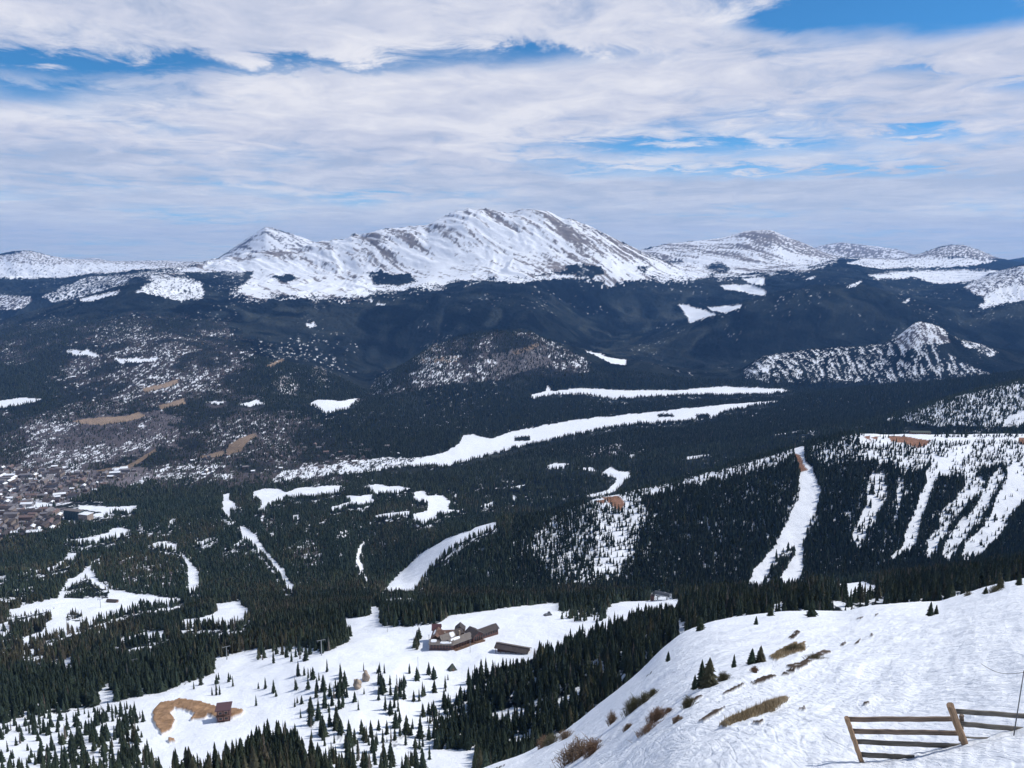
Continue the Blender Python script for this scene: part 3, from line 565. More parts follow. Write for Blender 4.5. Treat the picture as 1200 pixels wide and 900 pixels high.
shr = rng.uniform(0, 1, N) < .35
th = np.where(hit_ & shr, th * .5, th); _, ttop = project(tx / ty, (tz + th) / ty)
cull = hit_ & (~shr | inclear(tpx, ttop)) & (rng.uniform(0, 1, N) < .9)
FRONT = [(496,736,592,768,640),(578,746,622,772,640),(251,818,274,846,480),(760,688,792,708,720),(522,774,537,788,560),(411,790,438,808,560),(122,698,143,708,1e4),(1063,500,1095,510,1e4),(68,588,118,610,1e4),(634,714,650,724,1e4)]
CLEAR = [(545,750,40),(603,757,24),(263,842,12),(775,700,14),(530,783,8),(422,800,9),(1079,507,14),(90,604,18),(132,704,10),(642,720,8)]
keep = np.ones(N, bool)
for cx_, cy_, rr_ in CLEAR:
    keep &= ~((np.abs(tpx - cx_) < rr_) & (tpy > cy_ - rr_ * .45) & (tpy < cy_ + rr_ * (.45 if cy_ != 757 else .2)))
for x0_, y0_, x1_, y1_, yd_ in FRONT:
    keep &= ~((tpx > x0_ - 3) & (tpx < x1_ + 3) & (tpy > y0_) & (ttop < y1_ - 3) & (ty < yd_ + 60) & ((tpy < y1_ + 30)))
keep &= ~cull & ~inrun
vis_t = ~snag & VIS[ri, ci] & (tpx > 2) & (tpx < 1198) & (tpy < 905) & keep
sz = np.where(vis_t, th / ty, 0)
order = np.argsort(-sz)[:296]
indiv = np.zeros(N, bool); indiv[order] = True
print('trees', N, 'min indiv px', sz[order[-1]] * F)

TEMPL = {0: [conifer(s, 9, 9) for s in range(6)], 1: [conifer(20 + s, 5, 7, .15) for s in range(5)], 2: [conifer(40 + s, 3, 5, .155) for s in range(4)], 3: [conifer(60 + s, 1, 5, .16, base=0) for s in range(3)]}
lod = np.where(ty < 620, 0, np.where(ty < 1150, 1, np.where(ty < 1900, 2, 3)))
Vs, Fs, Ts_ = [], [], []; off = 0
trunkish = []
for L_, tl in TEMPL.items():
    which = rng.integers(0, len(tl), N)
    for k, (tv, tf) in enumerate(tl):
        sel = np.nonzero((lod == L_) & (which == k) & ~indiv & keep)[0]
        if not len(sel): continue
        ang = rng.uniform(0, 6.28, len(sel)); cs, sn = np.cos(ang), np.sin(ang)
        wsc = rng.uniform(.85, 1.15, len(sel)) * th[sel] * thin[sel]
        v = np.empty((len(sel), len(tv), 3), np.float32)
        v[:, :, 0] = (tv[None, :, 0] * cs[:, None] - tv[None, :, 1] * sn[:, None]) * wsc[:, None] + tx[sel][:, None]
        v[:, :, 1] = (tv[None, :, 0] * sn[:, None] + tv[None, :, 1] * cs[:, None]) * wsc[:, None] + ty[sel][:, None]
        v[:, :, 2] = tv[None, :, 2] * th[sel][:, None] + tz[sel][:, None]
        f = tf[None] + (np.arange(len(sel)) * len(tv))[:, None, None] + off
        Vs.append(v.reshape(-1, 3)); Fs.append(f.reshape(-1, 3)); Ts_.append(np.repeat(tint[sel], len(tv), axis=0)); off += len(sel) * len(tv)
me = fast_mesh('forest', np.concatenate(Vs), np.concatenate(Fs), [M_FOREST], {'tint': np.concatenate(Ts_)})
tag(link('forest', me), 'dense dark conifer forest covering the valley, ridges and basin edges', 'forest', kind='stuff')
print('forest tris', len(me.polygons))

def trunk_mesh():
    n = 6; V = []; Fc = []
    for z, r in ((-.06, .016), (.10, .012), (.9, .003)):
        for j in range(n): V.append((r * math.cos(j * 2*math.pi/n), r * math.sin(j * 2*math.pi/n), z))
    for k in range(2):
        for j in range(n): Fc.append((k*n+j, k*n+(j+1) % n, (k+1)*n+(j+1) % n, (k+1)*n+j))
    return fast_mesh('trunk', np.array(V), np.array(Fc), [M_BARK], smooth=True)
TRUNK = trunk_mesh()
CROWN = {}
for k in range(6):
    for g in range(3):
        tv, tf = conifer(200 + k, 12, 13, .145, jag=.4)
        CROWN[k, g] = fast_mesh('crown', tv, tf, [M_GREEN[g]])
def make_tree(name, loc, hgt, k, g, wid=1.0):
    r = empty(name, loc, random.uniform(0, 6.28), 1.0); r.scale = (hgt * wid, hgt * wid, hgt)
    link('trunk', TRUNK, r); link('crown', CROWN[k, g], r)
    return r
def where(px, py):
    if inpoly(STAND, np.array([px]), np.array([py]))[0]:
        return ('low in the big stand below the lodge', 'conifers in the big stand below the lodge') if py > 812 else ('in the big stand between lodge and slope', 'conifers in the big stand below the lodge')
    if inpoly([(495,885),(500,815),(565,810),(582,838),(578,885)], np.array([px]), np.array([py]))[0]: return 'in the small thick clump left of the big stand', 'conifers in the small clump'
    if py > 840 and px > 165 and px < 412: return ('in the bottom edge grove below the hut', 'conifers in the grove below the hut') if px < 300 else ('in the grove below the basin centre', 'conifers in the grove below the hut')
    if px >= 335 and px < 552: return ('scattered on open snow beneath the lodge', 'scattered conifers below the lodge') if py < 850 else ('scattered on open snow at the bottom centre edge', 'scattered conifers below the lodge')
    if px < 200 and py > 825: return 'on the snowy bank left of brown earth', 'conifers on the left snowy bank'
    if px < 260: return 'at the front of the wood above the hut', 'conifers at the edge of the long wood'
    if px < 340: return 'on open snow near the small red brown hut', 'conifers round the hut'
    return 'behind the crest of the near snow slope', 'conifers behind the crest'
gname = ['dark green', 'grey green', 'olive green']
hq = np.quantile(th[order], [.33, .66])
for q in order:
    g = min(int(kind[q]), 2); w_, grp = where(tpx[q], tpy[q])
    size = 'short' if th[q] < hq[0] else ('medium tall' if th[q] < hq[1] else 'very tall')
    t_ = make_tree('spruce_tree', (tx[q], ty[q], tz[q] - .1), th[q], int(rng.integers(0, 6)), g, rng.uniform(.85, 1.2))
    tag(t_, f'{size} {gname[g]} spruce {w_}', 'tree', grp)

exec_things = True
# ------------------------------------------------------------------ small mesh builder
class MB:
    def __init__(s): s.v = []; s.f = []; s.m = []
    def quad(s, pts, mi=0):
        i = len(s.v); s.v += [tuple(p) for p in pts]; s.f.append(tuple(range(i, i + len(pts)))); s.m.append(mi)
    def box(s, x0, x1, y0, y1, z0, z1, mi=0):
        p = [(x, y, z) for z in (z0, z1) for y in (y0, y1) for x in (x0, x1)]
        for q in ((0,2,3,1), (4,5,7,6), (0,1,5,4), (2,6,7,3), (0,4,6,2), (1,3,7,5)): s.quad([p[k] for k in q], mi)
    def gable(s, x0, x1, y0, y1, z0, zr, over=.6, th_=.35, mi=0, axis='x'):
        # roof slabs with thickness, ridge along axis
        if axis == 'x':
            ym = (y0 + y1) / 2
            a = lambda x, y, z: (x, y, z)
            lo, hi, c0, c1, mid = y0 - over, y1 + over, x0 - over, x1 + over, ym
        else:
            a = lambda x, y, z: (y, x, z)
            lo, hi, c0, c1, mid = x0 - over, x1 + over, y0 - over, y1 + over, (x0 + x1) / 2
        sl = (zr - z0) / ((hi - lo) / 2 - over); zl = z0 - over * sl
        for e in (lo, hi):
            P = [a(c0, e, zl), a(c1, e, zl), a(c1, mid, zr), a(c0, mid, zr)]; Q = [(p[0], p[1], p[2] + th_) for p in P]
            s.quad(P[::-1], mi); s.quad(Q, mi)
            for k in range(4): s.quad([P[k], P[(k+1) % 4], Q[(k+1) % 4], Q[k]], mi)
    def gable_end(s, x0, x1, y0, y1, z0, zr, mi=0, axis='x'):
        if axis == 'x':
            for x in (x0, x1): s.quad([(x, y0, z0), (x, y1, z0), (x, (y0+y1)/2, zr)], mi)
        else:
            for y in (y0, y1): s.quad([(x0, y, z0), (x1, y, z0), ((x0+x1)/2, y, zr)], mi)
    def tube(s, p0, p1, r0, r1=None, n=8, mi=0, cap=True):
        r1 = r0 if r1 is None else r1
        p0, p1 = Vector(p0), Vector(p1); d_ = (p1 - p0).normalized()
        a_ = d_.orthogonal().normalized(); b_ = d_.cross(a_); i = len(s.v)
        for p, r in ((p0, r0), (p1, r1)):
            for j in range(n): s.v.append(tuple(p + (a_ * math.cos(2*math.pi*j/n) + b_ * math.sin(2*math.pi*j/n)) * r))
        for j in range(n): s.f.append((i+j, i+(j+1) % n, i+n+(j+1) % n, i+n+j)); s.m.append(mi)
        if cap: s.f.append(tuple(range(i, i+n))[::-1]); s.m.append(mi); s.f.append(tuple(range(i+n, i+2*n))); s.m.append(mi)
    def build(s, name, mats, parent=None, bevel=0, loc=None, smooth=False):
        me = bpy.data.meshes.new(name); me.from_pydata(s.v, [], s.f)
        if not isinstance(mats, (list, tuple)): mats = [mats]
        for m_ in mats: me.materials.append(m_)
        me.polygons.foreach_set('material_index', s.m); me.polygons.foreach_set('use_smooth', [smooth] * len(s.f)); me.update()
        o = link(name, me, parent, loc)
        if bevel:
            md = o.modifiers.new('bevel', 'BEVEL'); md.width = bevel; md.segments = 2
        return o

M_WALLRED = simple('brown_red_siding', (.105, .05, .042), .8, .25, .5)
M_WALLBR = simple('brown_timber', (.13, .075, .05), .8, .25, .5)
M_ROOFD = simple('dark_shingle', (.055, .045, .045), .85, .3, .4)
M_ROOFR = simple('rust_roof', (.13, .07, .052), .7, .25, .4)
M_ROOFG = simple('grey_roof', (.14, .122, .112), .7, .2, .4)
M_GLASS = simple('dark_glass', (.02, .025, .03), .15, .1, .4)
M_SNOW = simple('roof_snow', (.80, .83, .88), .7, .03, .5)
M_STEEL = simple('grey_steel', (.30, .32, .34), .45, .1, 1., .6)
M_DARKM = simple('dark_metal', (.06, .065, .075), .4, .2, 1.)
M_TAN = simple('tan_rock', (.38, .31, .25), .9, .3, .3)
M_CONC = simple('concrete', (.33, .31, .29), .9, .2, .3)
M_BLUEG = simple('blue_green_glazing', (.035, .075, .085), .3, .3, .15)
M_BEIGE = simple('beige_wall', (.34, .28, .24), .85, .2, .2)

def windows(parent, axis, fixed, a0, a1, n, z0, z1, face=1, name='window', frac=.55):
    w = (a1 - a0) / n
    for k in range(n):
        b = MB(); c0 = a0 + (k + .5 - frac/2) * w; c1 = a0 + (k + .5 + frac/2) * w
        e0, e1 = (fixed, fixed + .08 * face) if face > 0 else (fixed + .08 * face, fixed)
        if axis == 'x': b.box(c0, c1, e0, e1, z0, z1)
        else: b.box(e0, e1, c0, c1, z0, z1)
        b.build(name, M_GLASS, parent)

# ---- ski lodge
p = hit(530, 762)
lodge = empty('ski_lodge', p, 0); lodge.scale = (.92, .92, .8)
tag(lodge, 'large red brown ski lodge with many roofs and snow patches on open snow', 'ski lodge')
def turn(mb, deg, ox, oy):
    a = math.radians(deg); c, q = math.cos(a), math.sin(a)
    mb.v = [(ox + x * c - y * q, oy + x * q + y * c, z) for x, y, z in mb.v]; return mb
def block(par, x0, x1, y0, y1, h_, rise, axis, wall, roof, snowy=(), zb=-6.0, rot=0, ox=0, oy=0):
    w = MB(); w.box(x0, x1, y0, y1, zb, h_); w.gable_end(x0, x1, y0, y1, h_, h_ + rise, 0, axis); turn(w, rot, ox, oy).build('wall', wall, par)
    r = MB(); r.gable(x0, x1, y0, y1, h_, h_ + rise, .9, .4, 0, axis); ro = turn(r, rot, ox, oy).build('roof', roof, par)
    for (f0, f1, g0, g1) in snowy:            # irregular snow sheets on the near pitch
        b = MB(); rr = random.Random(int(abs(x0 * 7 + y1 * 3 + f0 * 100)))
        def P(f, g):
            if axis == 'x': X = x0 + (x1 - x0) * f; Y = y0 + (y1 - y0) / 2 * g
            else: X = x0 + (x1 - x0) / 2 * g; Y = y0 + (y1 - y0) * f
            return (X, Y, h_ + rise * g)
        ring = []
        for k in range(14):
            a = 2 * math.pi * k / 14; e = 1 + rr.uniform(-.18, .1)
            f = (f0 + f1) / 2 + (f1 - f0) / 2 * e * math.copysign(abs(math.cos(a)) ** .6, math.cos(a)); g = (g0 + g1) / 2 + (g1 - g0) / 2 * e * math.copysign(abs(math.sin(a)) ** .6, math.sin(a))
            ring.append(P(min(max(f, 0.01), .99), min(max(g, .02), .97)))
        if axis == 'y': ring = ring[::-1]
        lo_ = [(q[0], q[1], q[2] + .35) for q in ring]; up_ = [(q[0], q[1], q[2] + .85) for q in ring]
        b.quad(up_); b.quad(lo_[::-1])
        for k in range(14): b.quad([lo_[k], lo_[(k+1) % 14], up_[(k+1) % 14], up_[k]])
        turn(b, rot, ox, oy).build('roof_snow', M_SNOW, ro)
    return ro
def wins(par, y, a0, a1, n, z0, z1, rot, ox, oy):
    w = (a1 - a0) / n
    for k in range(n):
        b = MB(); c0 = a0 + (k + .22) * w; c1 = a0 + (k + .78) * w; b.box(c0, c1, y - .08, y, z0, z1); turn(b, rot, ox, oy).build('window', M_GLASS, par)
block(lodge, -20, 0, 0, 9, 6.0, 2.2, 'x', M_WALLRED, M_ROOFG, ((.02, .3, .3, .95), (.45, .95, .05, .5)), rot=-3)
block(lodge, -20, -12, 9.1, 25, 6.3, 3.6, 'y', M_WALLBR, M_ROOFR, ((.3, .8, .2, .7),), rot=-3)
block(lodge, -11.9, 1, 14, 24, 6.6, 4.2, 'x', M_WALLBR, M_ROOFR, rot=4)
block(lodge, -20, -13, 27, 33, 7.0, 4.0, 'x', M_WALLRED, simple('maroon_shingle', (.10, .04, .045), .8))
block(lodge, 1, 9, 25, 32, 7.5, 4.0, 'y', M_WALLBR, M_ROOFD)
block(lodge, -6, 8, 6.5, 14, 7.4, 4.4, 'x', M_WALLBR, M_ROOFG, ((.62, .98, .05, .9),), rot=38, ox=0, oy=2)
block(lodge, 0, 22, .2, 10, 5.6, 3.2, 'x', M_WALLRED, M_ROOFG, ((.05, .5, .5, .95),), rot=39)
block(lodge, 22.1, 33, -1.2, 11, 6.8, 3.8, 'y', M_WALLRED, M_ROOFD, rot=39)
block(lodge, 33.1, 52, 1, 10, 4.8, 2.8, 'x', M_WALLRED, M_ROOFD, rot=39)
block(lodge, 8, 20, 12, 19, 7.0, 3.2, 'x', M_WALLBR, M_ROOFD, rot=39)
wins(lodge, 0, -19.5, -.6, 7, 1.0, 2.5, -3, 0, 0); wins(lodge, 0, -19.5, -.6, 7, 3.6, 5.0, -3, 0, 0)
wins(lodge, .2, 1, 21.5, 7, .9, 2.4, 39, 0, 0); wins(lodge, .2, 1, 21.5, 7, 3.3, 4.8, 39, 0, 0)
wins(lodge, -1.2, 23, 32.5, 4, .9, 5.8, 39, 0, 0); wins(lodge, 1, 34, 51, 6, 1.0, 3.6, 39, 0, 0)
b = MB(); b.box(1, 33, -4.2, .1, -6, .4); b.box(1, 33, -4.2, -4.1, .4, 1.3); turn(b, 39, 0, 0).build('deck', M_WALLBR, lodge)
b = MB(); b.box(-8, -6.6, 10.5, 12, 6, 13); b.build('chimney', M_TAN, lodge)
b = MB(); b.box(14, 15.2, 9.2, 10.4, 6, 11.5); turn(b, 39, 0, 0).build('chimney', M_TAN, lodge)
for k in range(5):
    b = MB(); x = 3 + k * 5; b.box(x, x + 1.8, -3.2, -1.6, 1.2, 1.3); b.box(x + .8, x + 1, -2.5, -2.3, .4, 1.2); turn(b, 39, 0, 0).build('picnic_table', M_WALLBR, lodge)

# ---- long low building beside the lodge
p = hit(601, 764)
shed = empty('long_shed', p, math.radians(-20))
tag(shed, 'long low dark roofed shed on posts just right of the ski lodge', 'shed')
b = MB(); b.box(-13, 13, -.5, 4, -4, 3.0); b.build('wall', M_WALLRED, shed)
b = MB(); P = [(-14, -5, 3.4), (14, -5, 3.4), (14, 0, 4.6), (-14, 0, 4.6)]
b.gable(-13.5, 13.5, -4.5, 5, 3.3, 5.4, .6, .35); b.build('roof', M_ROOFD, shed)
b = MB(); b.box(-14, 14, -.8, .5, 5.75, 5.95); b.build('ridge_cap', M_ROOFG, shed)
for k in range(7):
    b = MB(); b.box(-13 + k * 4.25, -12.7 + k * 4.25, -4.4, -4.1, -4, 3.4); b.build('post', M_WALLBR, shed)
windows(shed, 'x', -.5, -12, 12, 6, .8, 2.2, -1)

# ---- two storey hut on the earth mound
p = hit(263, 842)
hut = empty('red_brown_hut', p, math.radians(12))
tag(hut, 'tall red brown two storey hut with flat dark roof beside dug brown earth', 'hut')
b = MB(); b.box(-4, 4, -3.5, 3.5, -3, 8.2); b.build('wall', M_WALLRED, hut)
b = MB(); P = [(-5.0, -4.8, 8.2), (5.0, -4.8, 8.2), (5.0, 4.3, 8.9), (-5.0, 4.3, 8.9)]; Q = [(q[0], q[1], q[2] + .5) for q in P]
b.quad(P[::-1]); b.quad(Q)
for k in range(4): b.quad([P[k], P[(k+1) % 4], Q[(k+1) % 4], Q[k]])
b.build('roof', simple('maroon_roof', (.085, .045, .05), .7), hut)
b = MB(); b.box(-4.4, 4.4, -4.6, -3.5, 3.9, 4.15); b.box(-4.4, 4.4, -4.6, -4.45, 4.9, 5.05)
for k in range(5): b.box(-4.4 + k * 2.15, -4.25 + k * 2.15, -4.6, -4.45, 0, 5)
b.build('balcony', M_WALLBR, hut)
M_PINK = simple('pink_trim', (.45, .25, .2), .8)
for zz in (1.0, 5.0):
    for xx in (-3.1, .5):
        b = MB(); b.box(xx, xx + 2.6, -3.58, -3.5, zz, zz + 2.2); f_ = b.build('window_frame', M_PINK, hut)
        b = MB(); b.box(xx + .3, xx + 2.3, -3.66, -3.58, zz + .3, zz + 1.9); b.build('window_pane', M_GLASS, f_)
windows(hut, 'y', 4, -3, 3, 2, 5, 6.6, 1)

# ---- chairlift top terminal
p = hit(776, 703)
term = empty('lift_terminal', p, math.radians(-28))
tag(term, 'rounded grey and black chairlift terminal at the far edge of the basin snow', 'lift terminal')
b = MB(); n = 10
prof = [(-2.6, 5.2), (-2.9, 6.4), (-2.3, 8.0), (0, 8.7), (2.3, 8.0), (2.9, 6.4), (2.6, 5.2)]
for a_, c in zip(prof, prof[1:] + prof[:1]): b.quad([(-8, a_[0], a_[1]), (8, a_[0], a_[1]), (8, c[0], c[1]), (-8, c[0], c[1])][::-1])
b.quad([(-8, q[0], q[1]) for q in prof]); b.quad([(8, q[0], q[1]) for q in prof][::-1]); b.build('housing', M_DARKM, term)
b = MB(); b.box(-6.5, 6.5, -3.0, -2.86, 5.6, 6.4); b.box(7.9, 8.6, -2.2, 2.2, 5.3, 8.0); b.build('side_panel', M_STEEL, term)
for x in (-5, 5):
    b = MB(); b.box(x - .5, x + .5, -.5, .5, -3, 5.2); b.build('leg', M_STEEL, term)
b = MB(); b.box(-12, -9, -2, 1.5, -3, 3.2); b.build('control_booth', M_WALLRED, term)
b = MB(); b.box(-12.4, -8.6, -2.4, 1.9, 3.2, 3.5); b.build('booth_roof', M_ROOFD, term)

# ---- A-frame shelter
p = hit(530, 785)
af = empty('a_frame_shelter', p, math.radians(25))
tag(af, 'small dark green pyramid roofed shelter alone on snow below the lodge', 'shelter')
M_DGR = simple('dark_green_roof', (.05, .065, .055), .8)
b = MB(); A = [(-3.6, -3, -.5), (3.6, -3, -.5), (3.6, 3, -.5), (-3.6, 3, -.5)]; top = [(-.5, 0, 5.2), (.5, 0, 5.2)]
b.quad([A[0], A[1], top[1], top[0]]); b.quad([A[2], A[3], top[0], top[1]]); b.quad([A[1], A[2], top[1]]); b.quad([A[3], A[0], top[0]])
b.build('roof', M_DGR, af)
b = MB(); b.quad([(-.7, -2.95, 0), (.7, -2.95, 0), (.5, -1.72, 1.9), (-.5, -1.72, 1.9)]); b.quad([(-.7, -3.05, 0), (.7, -3.05, 0), (.5, -1.82, 1.9), (-.5, -1.82, 1.9)]); b.build('door', M_WALLBR, af)

# ---- small chairlift base house on the left run
p = hit(132, 706)
lb = empty('lift_shack', p, math.radians(-8))
tag(lb, 'small dark brown lift shack on the snowy run at the left edge', 'shack')
block(lb, -8, 8, -3, 3, 3.2, 2.0, 'x', M_WALLBR, M_ROOFD)
windows(lb, 'x', -3, -7, 7, 4, 1, 2.4, -1)

# ---- long station on the facing ridge top
p = hit(1078, 508.5)
rs = empty('ridge_station', p + Vector((0, 0, 0)), math.radians(-4))
tag(rs, 'long low dark lift station above red soil on the facing ridge top', 'lift station')
block(rs, -22, 22, -5, 5, 4.5, 2.4, 'x', M_WALLBR, M_DGR)
windows(rs, 'x', -5, -20, 20, 8, 1.5, 3.4, -1)

# ---- hotel block at the town edge
p = hit(92, 609)
ho = empty('hotel_block', p, math.radians(-16))
tag(ho, 'long blue green glazed hotel block with a beige end at the edge of town', 'hotel')
b = MB(); b.box(-38, 12, -8, 8, -5, 24); b.build('wall', M_BLUEG, ho)
b = MB(); b.box(-39, 12.5, -9, 9, 24, 25.2); b.build('roof', M_ROOFG, ho)
b = MB(); b.box(12.1, 40, -11, 9, -5, 19); b.build('end_wing', M_BEIGE, ho)
b = MB(); b.box(11.5, 41, -12, 10, 19, 20); b.build('wing_roof', M_SNOW, ho)
for fl in range(7):
    windows(ho, 'x', -8, -37, 11, 9, fl * 3.3 + .9, fl * 3.3 + 2.7, -1)
for fl in range(5):
    windows(ho, 'x', -11, 13, 39, 5, fl * 3.6 + .9, fl * 3.6 + 2.7, -1)

# ---- boulders and snow groomer
def boulder(loc, sx, sy, sz, seed, label):
    import bmesh
    bm = bmesh.new(); bmesh.ops.create_icosphere(bm, subdivisions=4, radius=1)
    for v in bm.verts:
        q = v.co; k = 1 + .22 * math.sin(q.x * 3 + seed) * math.cos(q.y * 2.7 + seed * 2) + .10 * math.sin(q.z * 7 + q.x * 5 + seed)
        v.co = Vector((q.x * sx * k, q.y * sy * k, q.z * sz * k))
        v.co = Vector((round(v.co.x / .35) * .35 * .5 + v.co.x * .5, round(v.co.y / .4) * .2 + v.co.y * .5, v.co.z))
    me = bpy.data.meshes.new('boulder'); bm.to_mesh(me); bm.free(); me.materials.append(M_TAN)
    o = link('boulder', me, None, loc); tag(o, label, 'boulder', 'tan boulders below the lodge'); return o
q = hit(419, 806); boulder(q + Vector((0, 0, 2.5)), 2.6, 2.6, 4.4, 1, 'squarish tan boulder left of the taller one among spruces')
q = hit(429, 797); boulder(q + Vector((0, 0, 2.2)), 2.6, 2.6, 4.4, 2.3, 'upright pale tan boulder, upper of the two among spruces')
p = hit(642, 721)
sg = empty('snow_groomer', p, math.radians(20)); tag(sg, 'small grey snow groomer parked on the upper basin snow', 'snow groomer')
b = MB(); b.box(-2.4, 2.2, -1.2, 1.2, .9, 1.9); b.build('body', M_STEEL, sg, .08)
b = MB(); b.box(.2, 2.1, -1.05, 1.05, 1.9, 3.1); cab = b.build('cab', M_DARKM, sg, .12)
b = MB(); b.box(2.1, 2.16, -.9, .9, 2.1, 2.9); b.build('windscreen', M_GLASS, cab)
for s_ in (-1, 1):
    b = MB(); pr = [(-2.6, .55), (-2.2, .1), (2.2, .1), (2.7, .6), (2.3, 1.05), (-2.2, 1.05)]
    y0, y1 = (1.25, 2.1) if s_ > 0 else (-2.1, -1.25)
    b.quad([(x, y0, z) for x, z in pr]); b.quad([(x, y1, z) for x, z in pr][::-1])
    for k in range(6): a_, c = pr[k], pr[(k+1) % 6]; b.quad([(a_[0], y0, a_[1]), (a_[0], y1, a_[1]), (c[0], y1, c[1]), (c[0], y0, c[1])])
    b.build('track', M_DARKM, sg)
b = MB(); b.box(3.1, 3.3, -2.2, 2.2, .1, 1.2); b.box(2.2, 3.1, -.15, .15, .5, .7); b.build('blade', M_STEEL, sg)
b = MB(); b.box(-3.6, -2.6, -2, 2, .05, .7); b.build('tiller', M_DARKM, sg)

# ---- lift towers and plain poles
def lift_tower(px, py, hgt, rz, label):
    r = empty('lift_tower', hit(px, py), rz); tag(r, label, 'lift tower', 'chairlift towers')
    b = MB(); b.tube((0, 0, -1), (0, 0, hgt), .42, .3, 10); b.build('post', M_STEEL, r)
    b = MB(); b.box(-3.4, 3.4, -.16, .16, hgt - .1, hgt + .25); b.build('crossarm', M_STEEL, r)
    for s_ in (-1, 1):
        b = MB(); b.box(s_ * 3.1 - .12, s_ * 3.1 + .12, -1.9, 1.9, hgt - .6, hgt - .35)
        for k in range(6): b.tube((s_ * 3.1 - .14, -1.7 + k * .68, hgt - .2), (s_ * 3.1 + .14, -1.7 + k * .68, hgt - .2), .22, None, 8)
        b.build('sheave_assembly', M_DARKM, r)
    return r
lift_tower(266, 773, 12, .5, 'grey lift tower at the top corner of the basin snow')
lift_tower(157, 790, 13, .5, 'grey lift tower rising out of the dark wood left of centre')
lift_tower(377, 768, 13, .4, 'grey lift tower at the end of the tree band near the basin')
lift_tower(118, 712, 13, .4, 'grey lift tower near the lift shack on the left run')
def pole(px, py, hgt, r_, label, m_=M_STEEL):
    b = MB(); b.tube((0, 0, -1), (0, 0, hgt), r_, r_ * .7, 8); b.tube((0, 0, hgt), (0, 0, hgt + .3), r_ * 1.8, r_ * 1.5, 8)
    o = b.build('light_pole', m_, None, 0, hit(px, py)); tag(o, label, 'pole', 'poles round the lodge'); return o
pole(551, 765, 12, .16, 'slim grey pole in front of the lodge deck')
pole(503, 762, 13, .3, 'thick pale grey pole at the left corner of the lodge')
pole(454, 741, 9, .16, 'slim pole on open snow by the tree clump left of the lodge')
pole(490, 788, 12, .14, 'bare thin pole among spruces below the lodge')

# ---- houses of the town and hillside
def house_mesh(w, d2, hh, wall, roof):
    b = MB(); b.box(-w/2, w/2, -d2/2, d2/2, -3, hh, 0); b.gable_end(-w/2, w/2, -d2/2, d2/2, hh, hh + d2 * .28, 0, 'x')
    b.gable(-w/2, w/2, -d2/2, d2/2, hh, hh + d2 * .28, .6, .3, 1, 'x')
    me = bpy.data.meshes.new('house'); me.from_pydata(b.v, [], b.f); me.materials.append(wall); me.materials.append(roof)
    me.polygons.foreach_set('material_index', b.m); me.update(); return me
wcols = [('tan', simple('wall_tan', (.23, .19, .165))), ('brown', simple('wall_brown', (.13, .10, .09))), ('grey', simple('wall_grey', (.21, .205, .215)))]
rcols = [('dark', M_ROOFD), ('grey', simple('roof_mid_grey', (.17, .16, .17))), ('snowy', M_SNOW), ('rusty', simple('roof_rust', (.16, .11, .10)))]
HM = {}
for i_, (wn, wm) in enumerate(wcols):
    for j_, (rn, rm) in enumerate(rcols):
        HM[i_, j_] = [house_mesh(13, 9, 6, wm, rm), house_mesh(20, 11, 8, wm, rm), house_mesh(34, 13, 10, wm, rm)]
def town(poly, n, bias, place, grp, minD):
    xs = [p_[0] for p_ in poly]; ys = [p_[1] for p_ in poly]; k = 0; tries = 0; done = []
    while k < n and tries < n * 30:
        tries += 1
        x, y = random.uniform(min(xs), max(xs)), random.uniform(min(ys), max(ys))
        if not inpoly(poly, np.array([x]), np.array([y]))[0]: continue
        q = hit(x, y, minD)
        if minD < 2300:
            ca, sa = math.cos(.2), math.sin(.2); gx_, gy_ = q.x * ca + q.y * sa, -q.x * sa + q.y * ca
            gx_ = round(gx_ / 26) * 26 + random.uniform(-3, 3); gy_ = round(gy_ / 34) * 34 + random.choice((-8, 8)) * 0 + random.uniform(-2, 2)
            q = Vector((gx_ * ca - gy_ * sa, gx_ * sa + gy_ * ca, 0)); q.z = ground(q.x, q.y)
        if any((q - e).length < 22 for e in done): continue
        done.append(q); k += 1
        i_ = random.randrange(3); j_ = random.choices(range(4), (5, 4, 2, 1.5))[0]; s_ = random.choices(range(3), bias)[0]
        o = link('house', HM[i_, j_][s_], None, q); o.rotation_euler = (0, 0, random.choice([.2, .2 + math.pi/2]) + random.uniform(-.2, .2))
        o['house_size'] = s_
        tag(o, f"{['small', 'wide', 'long'][s_]} {wcols[i_][0]} building with {rcols[j_][0]} roof {place}", 'house', grp)
town([(0,548),(60,550),(120,555),(165,552),(120,572),(85,583),(55,592),(0,598)], 150, (4, 4, 2), 'in the crowded valley town', 'buildings of the valley town', 2000)
town([(0,598),(60,598),(66,612),(55,625),(0,636)], 50, (3, 4, 3), 'in the near part of town by the hotel', 'buildings near the hotel', 1700)
town([(100,380),(250,385),(285,420),(290,470),(210,480),(60,475),(80,420)], 55, (5, 3, 0), 'on the wooded hillside above town', 'houses on the hillside', 3400)
town([(200,545),(330,520),(480,520),(470,535),(400,548),(210,560)], 40, (5, 3, 0), 'beside the snowy river meadow', 'houses by the river meadow', 2500)

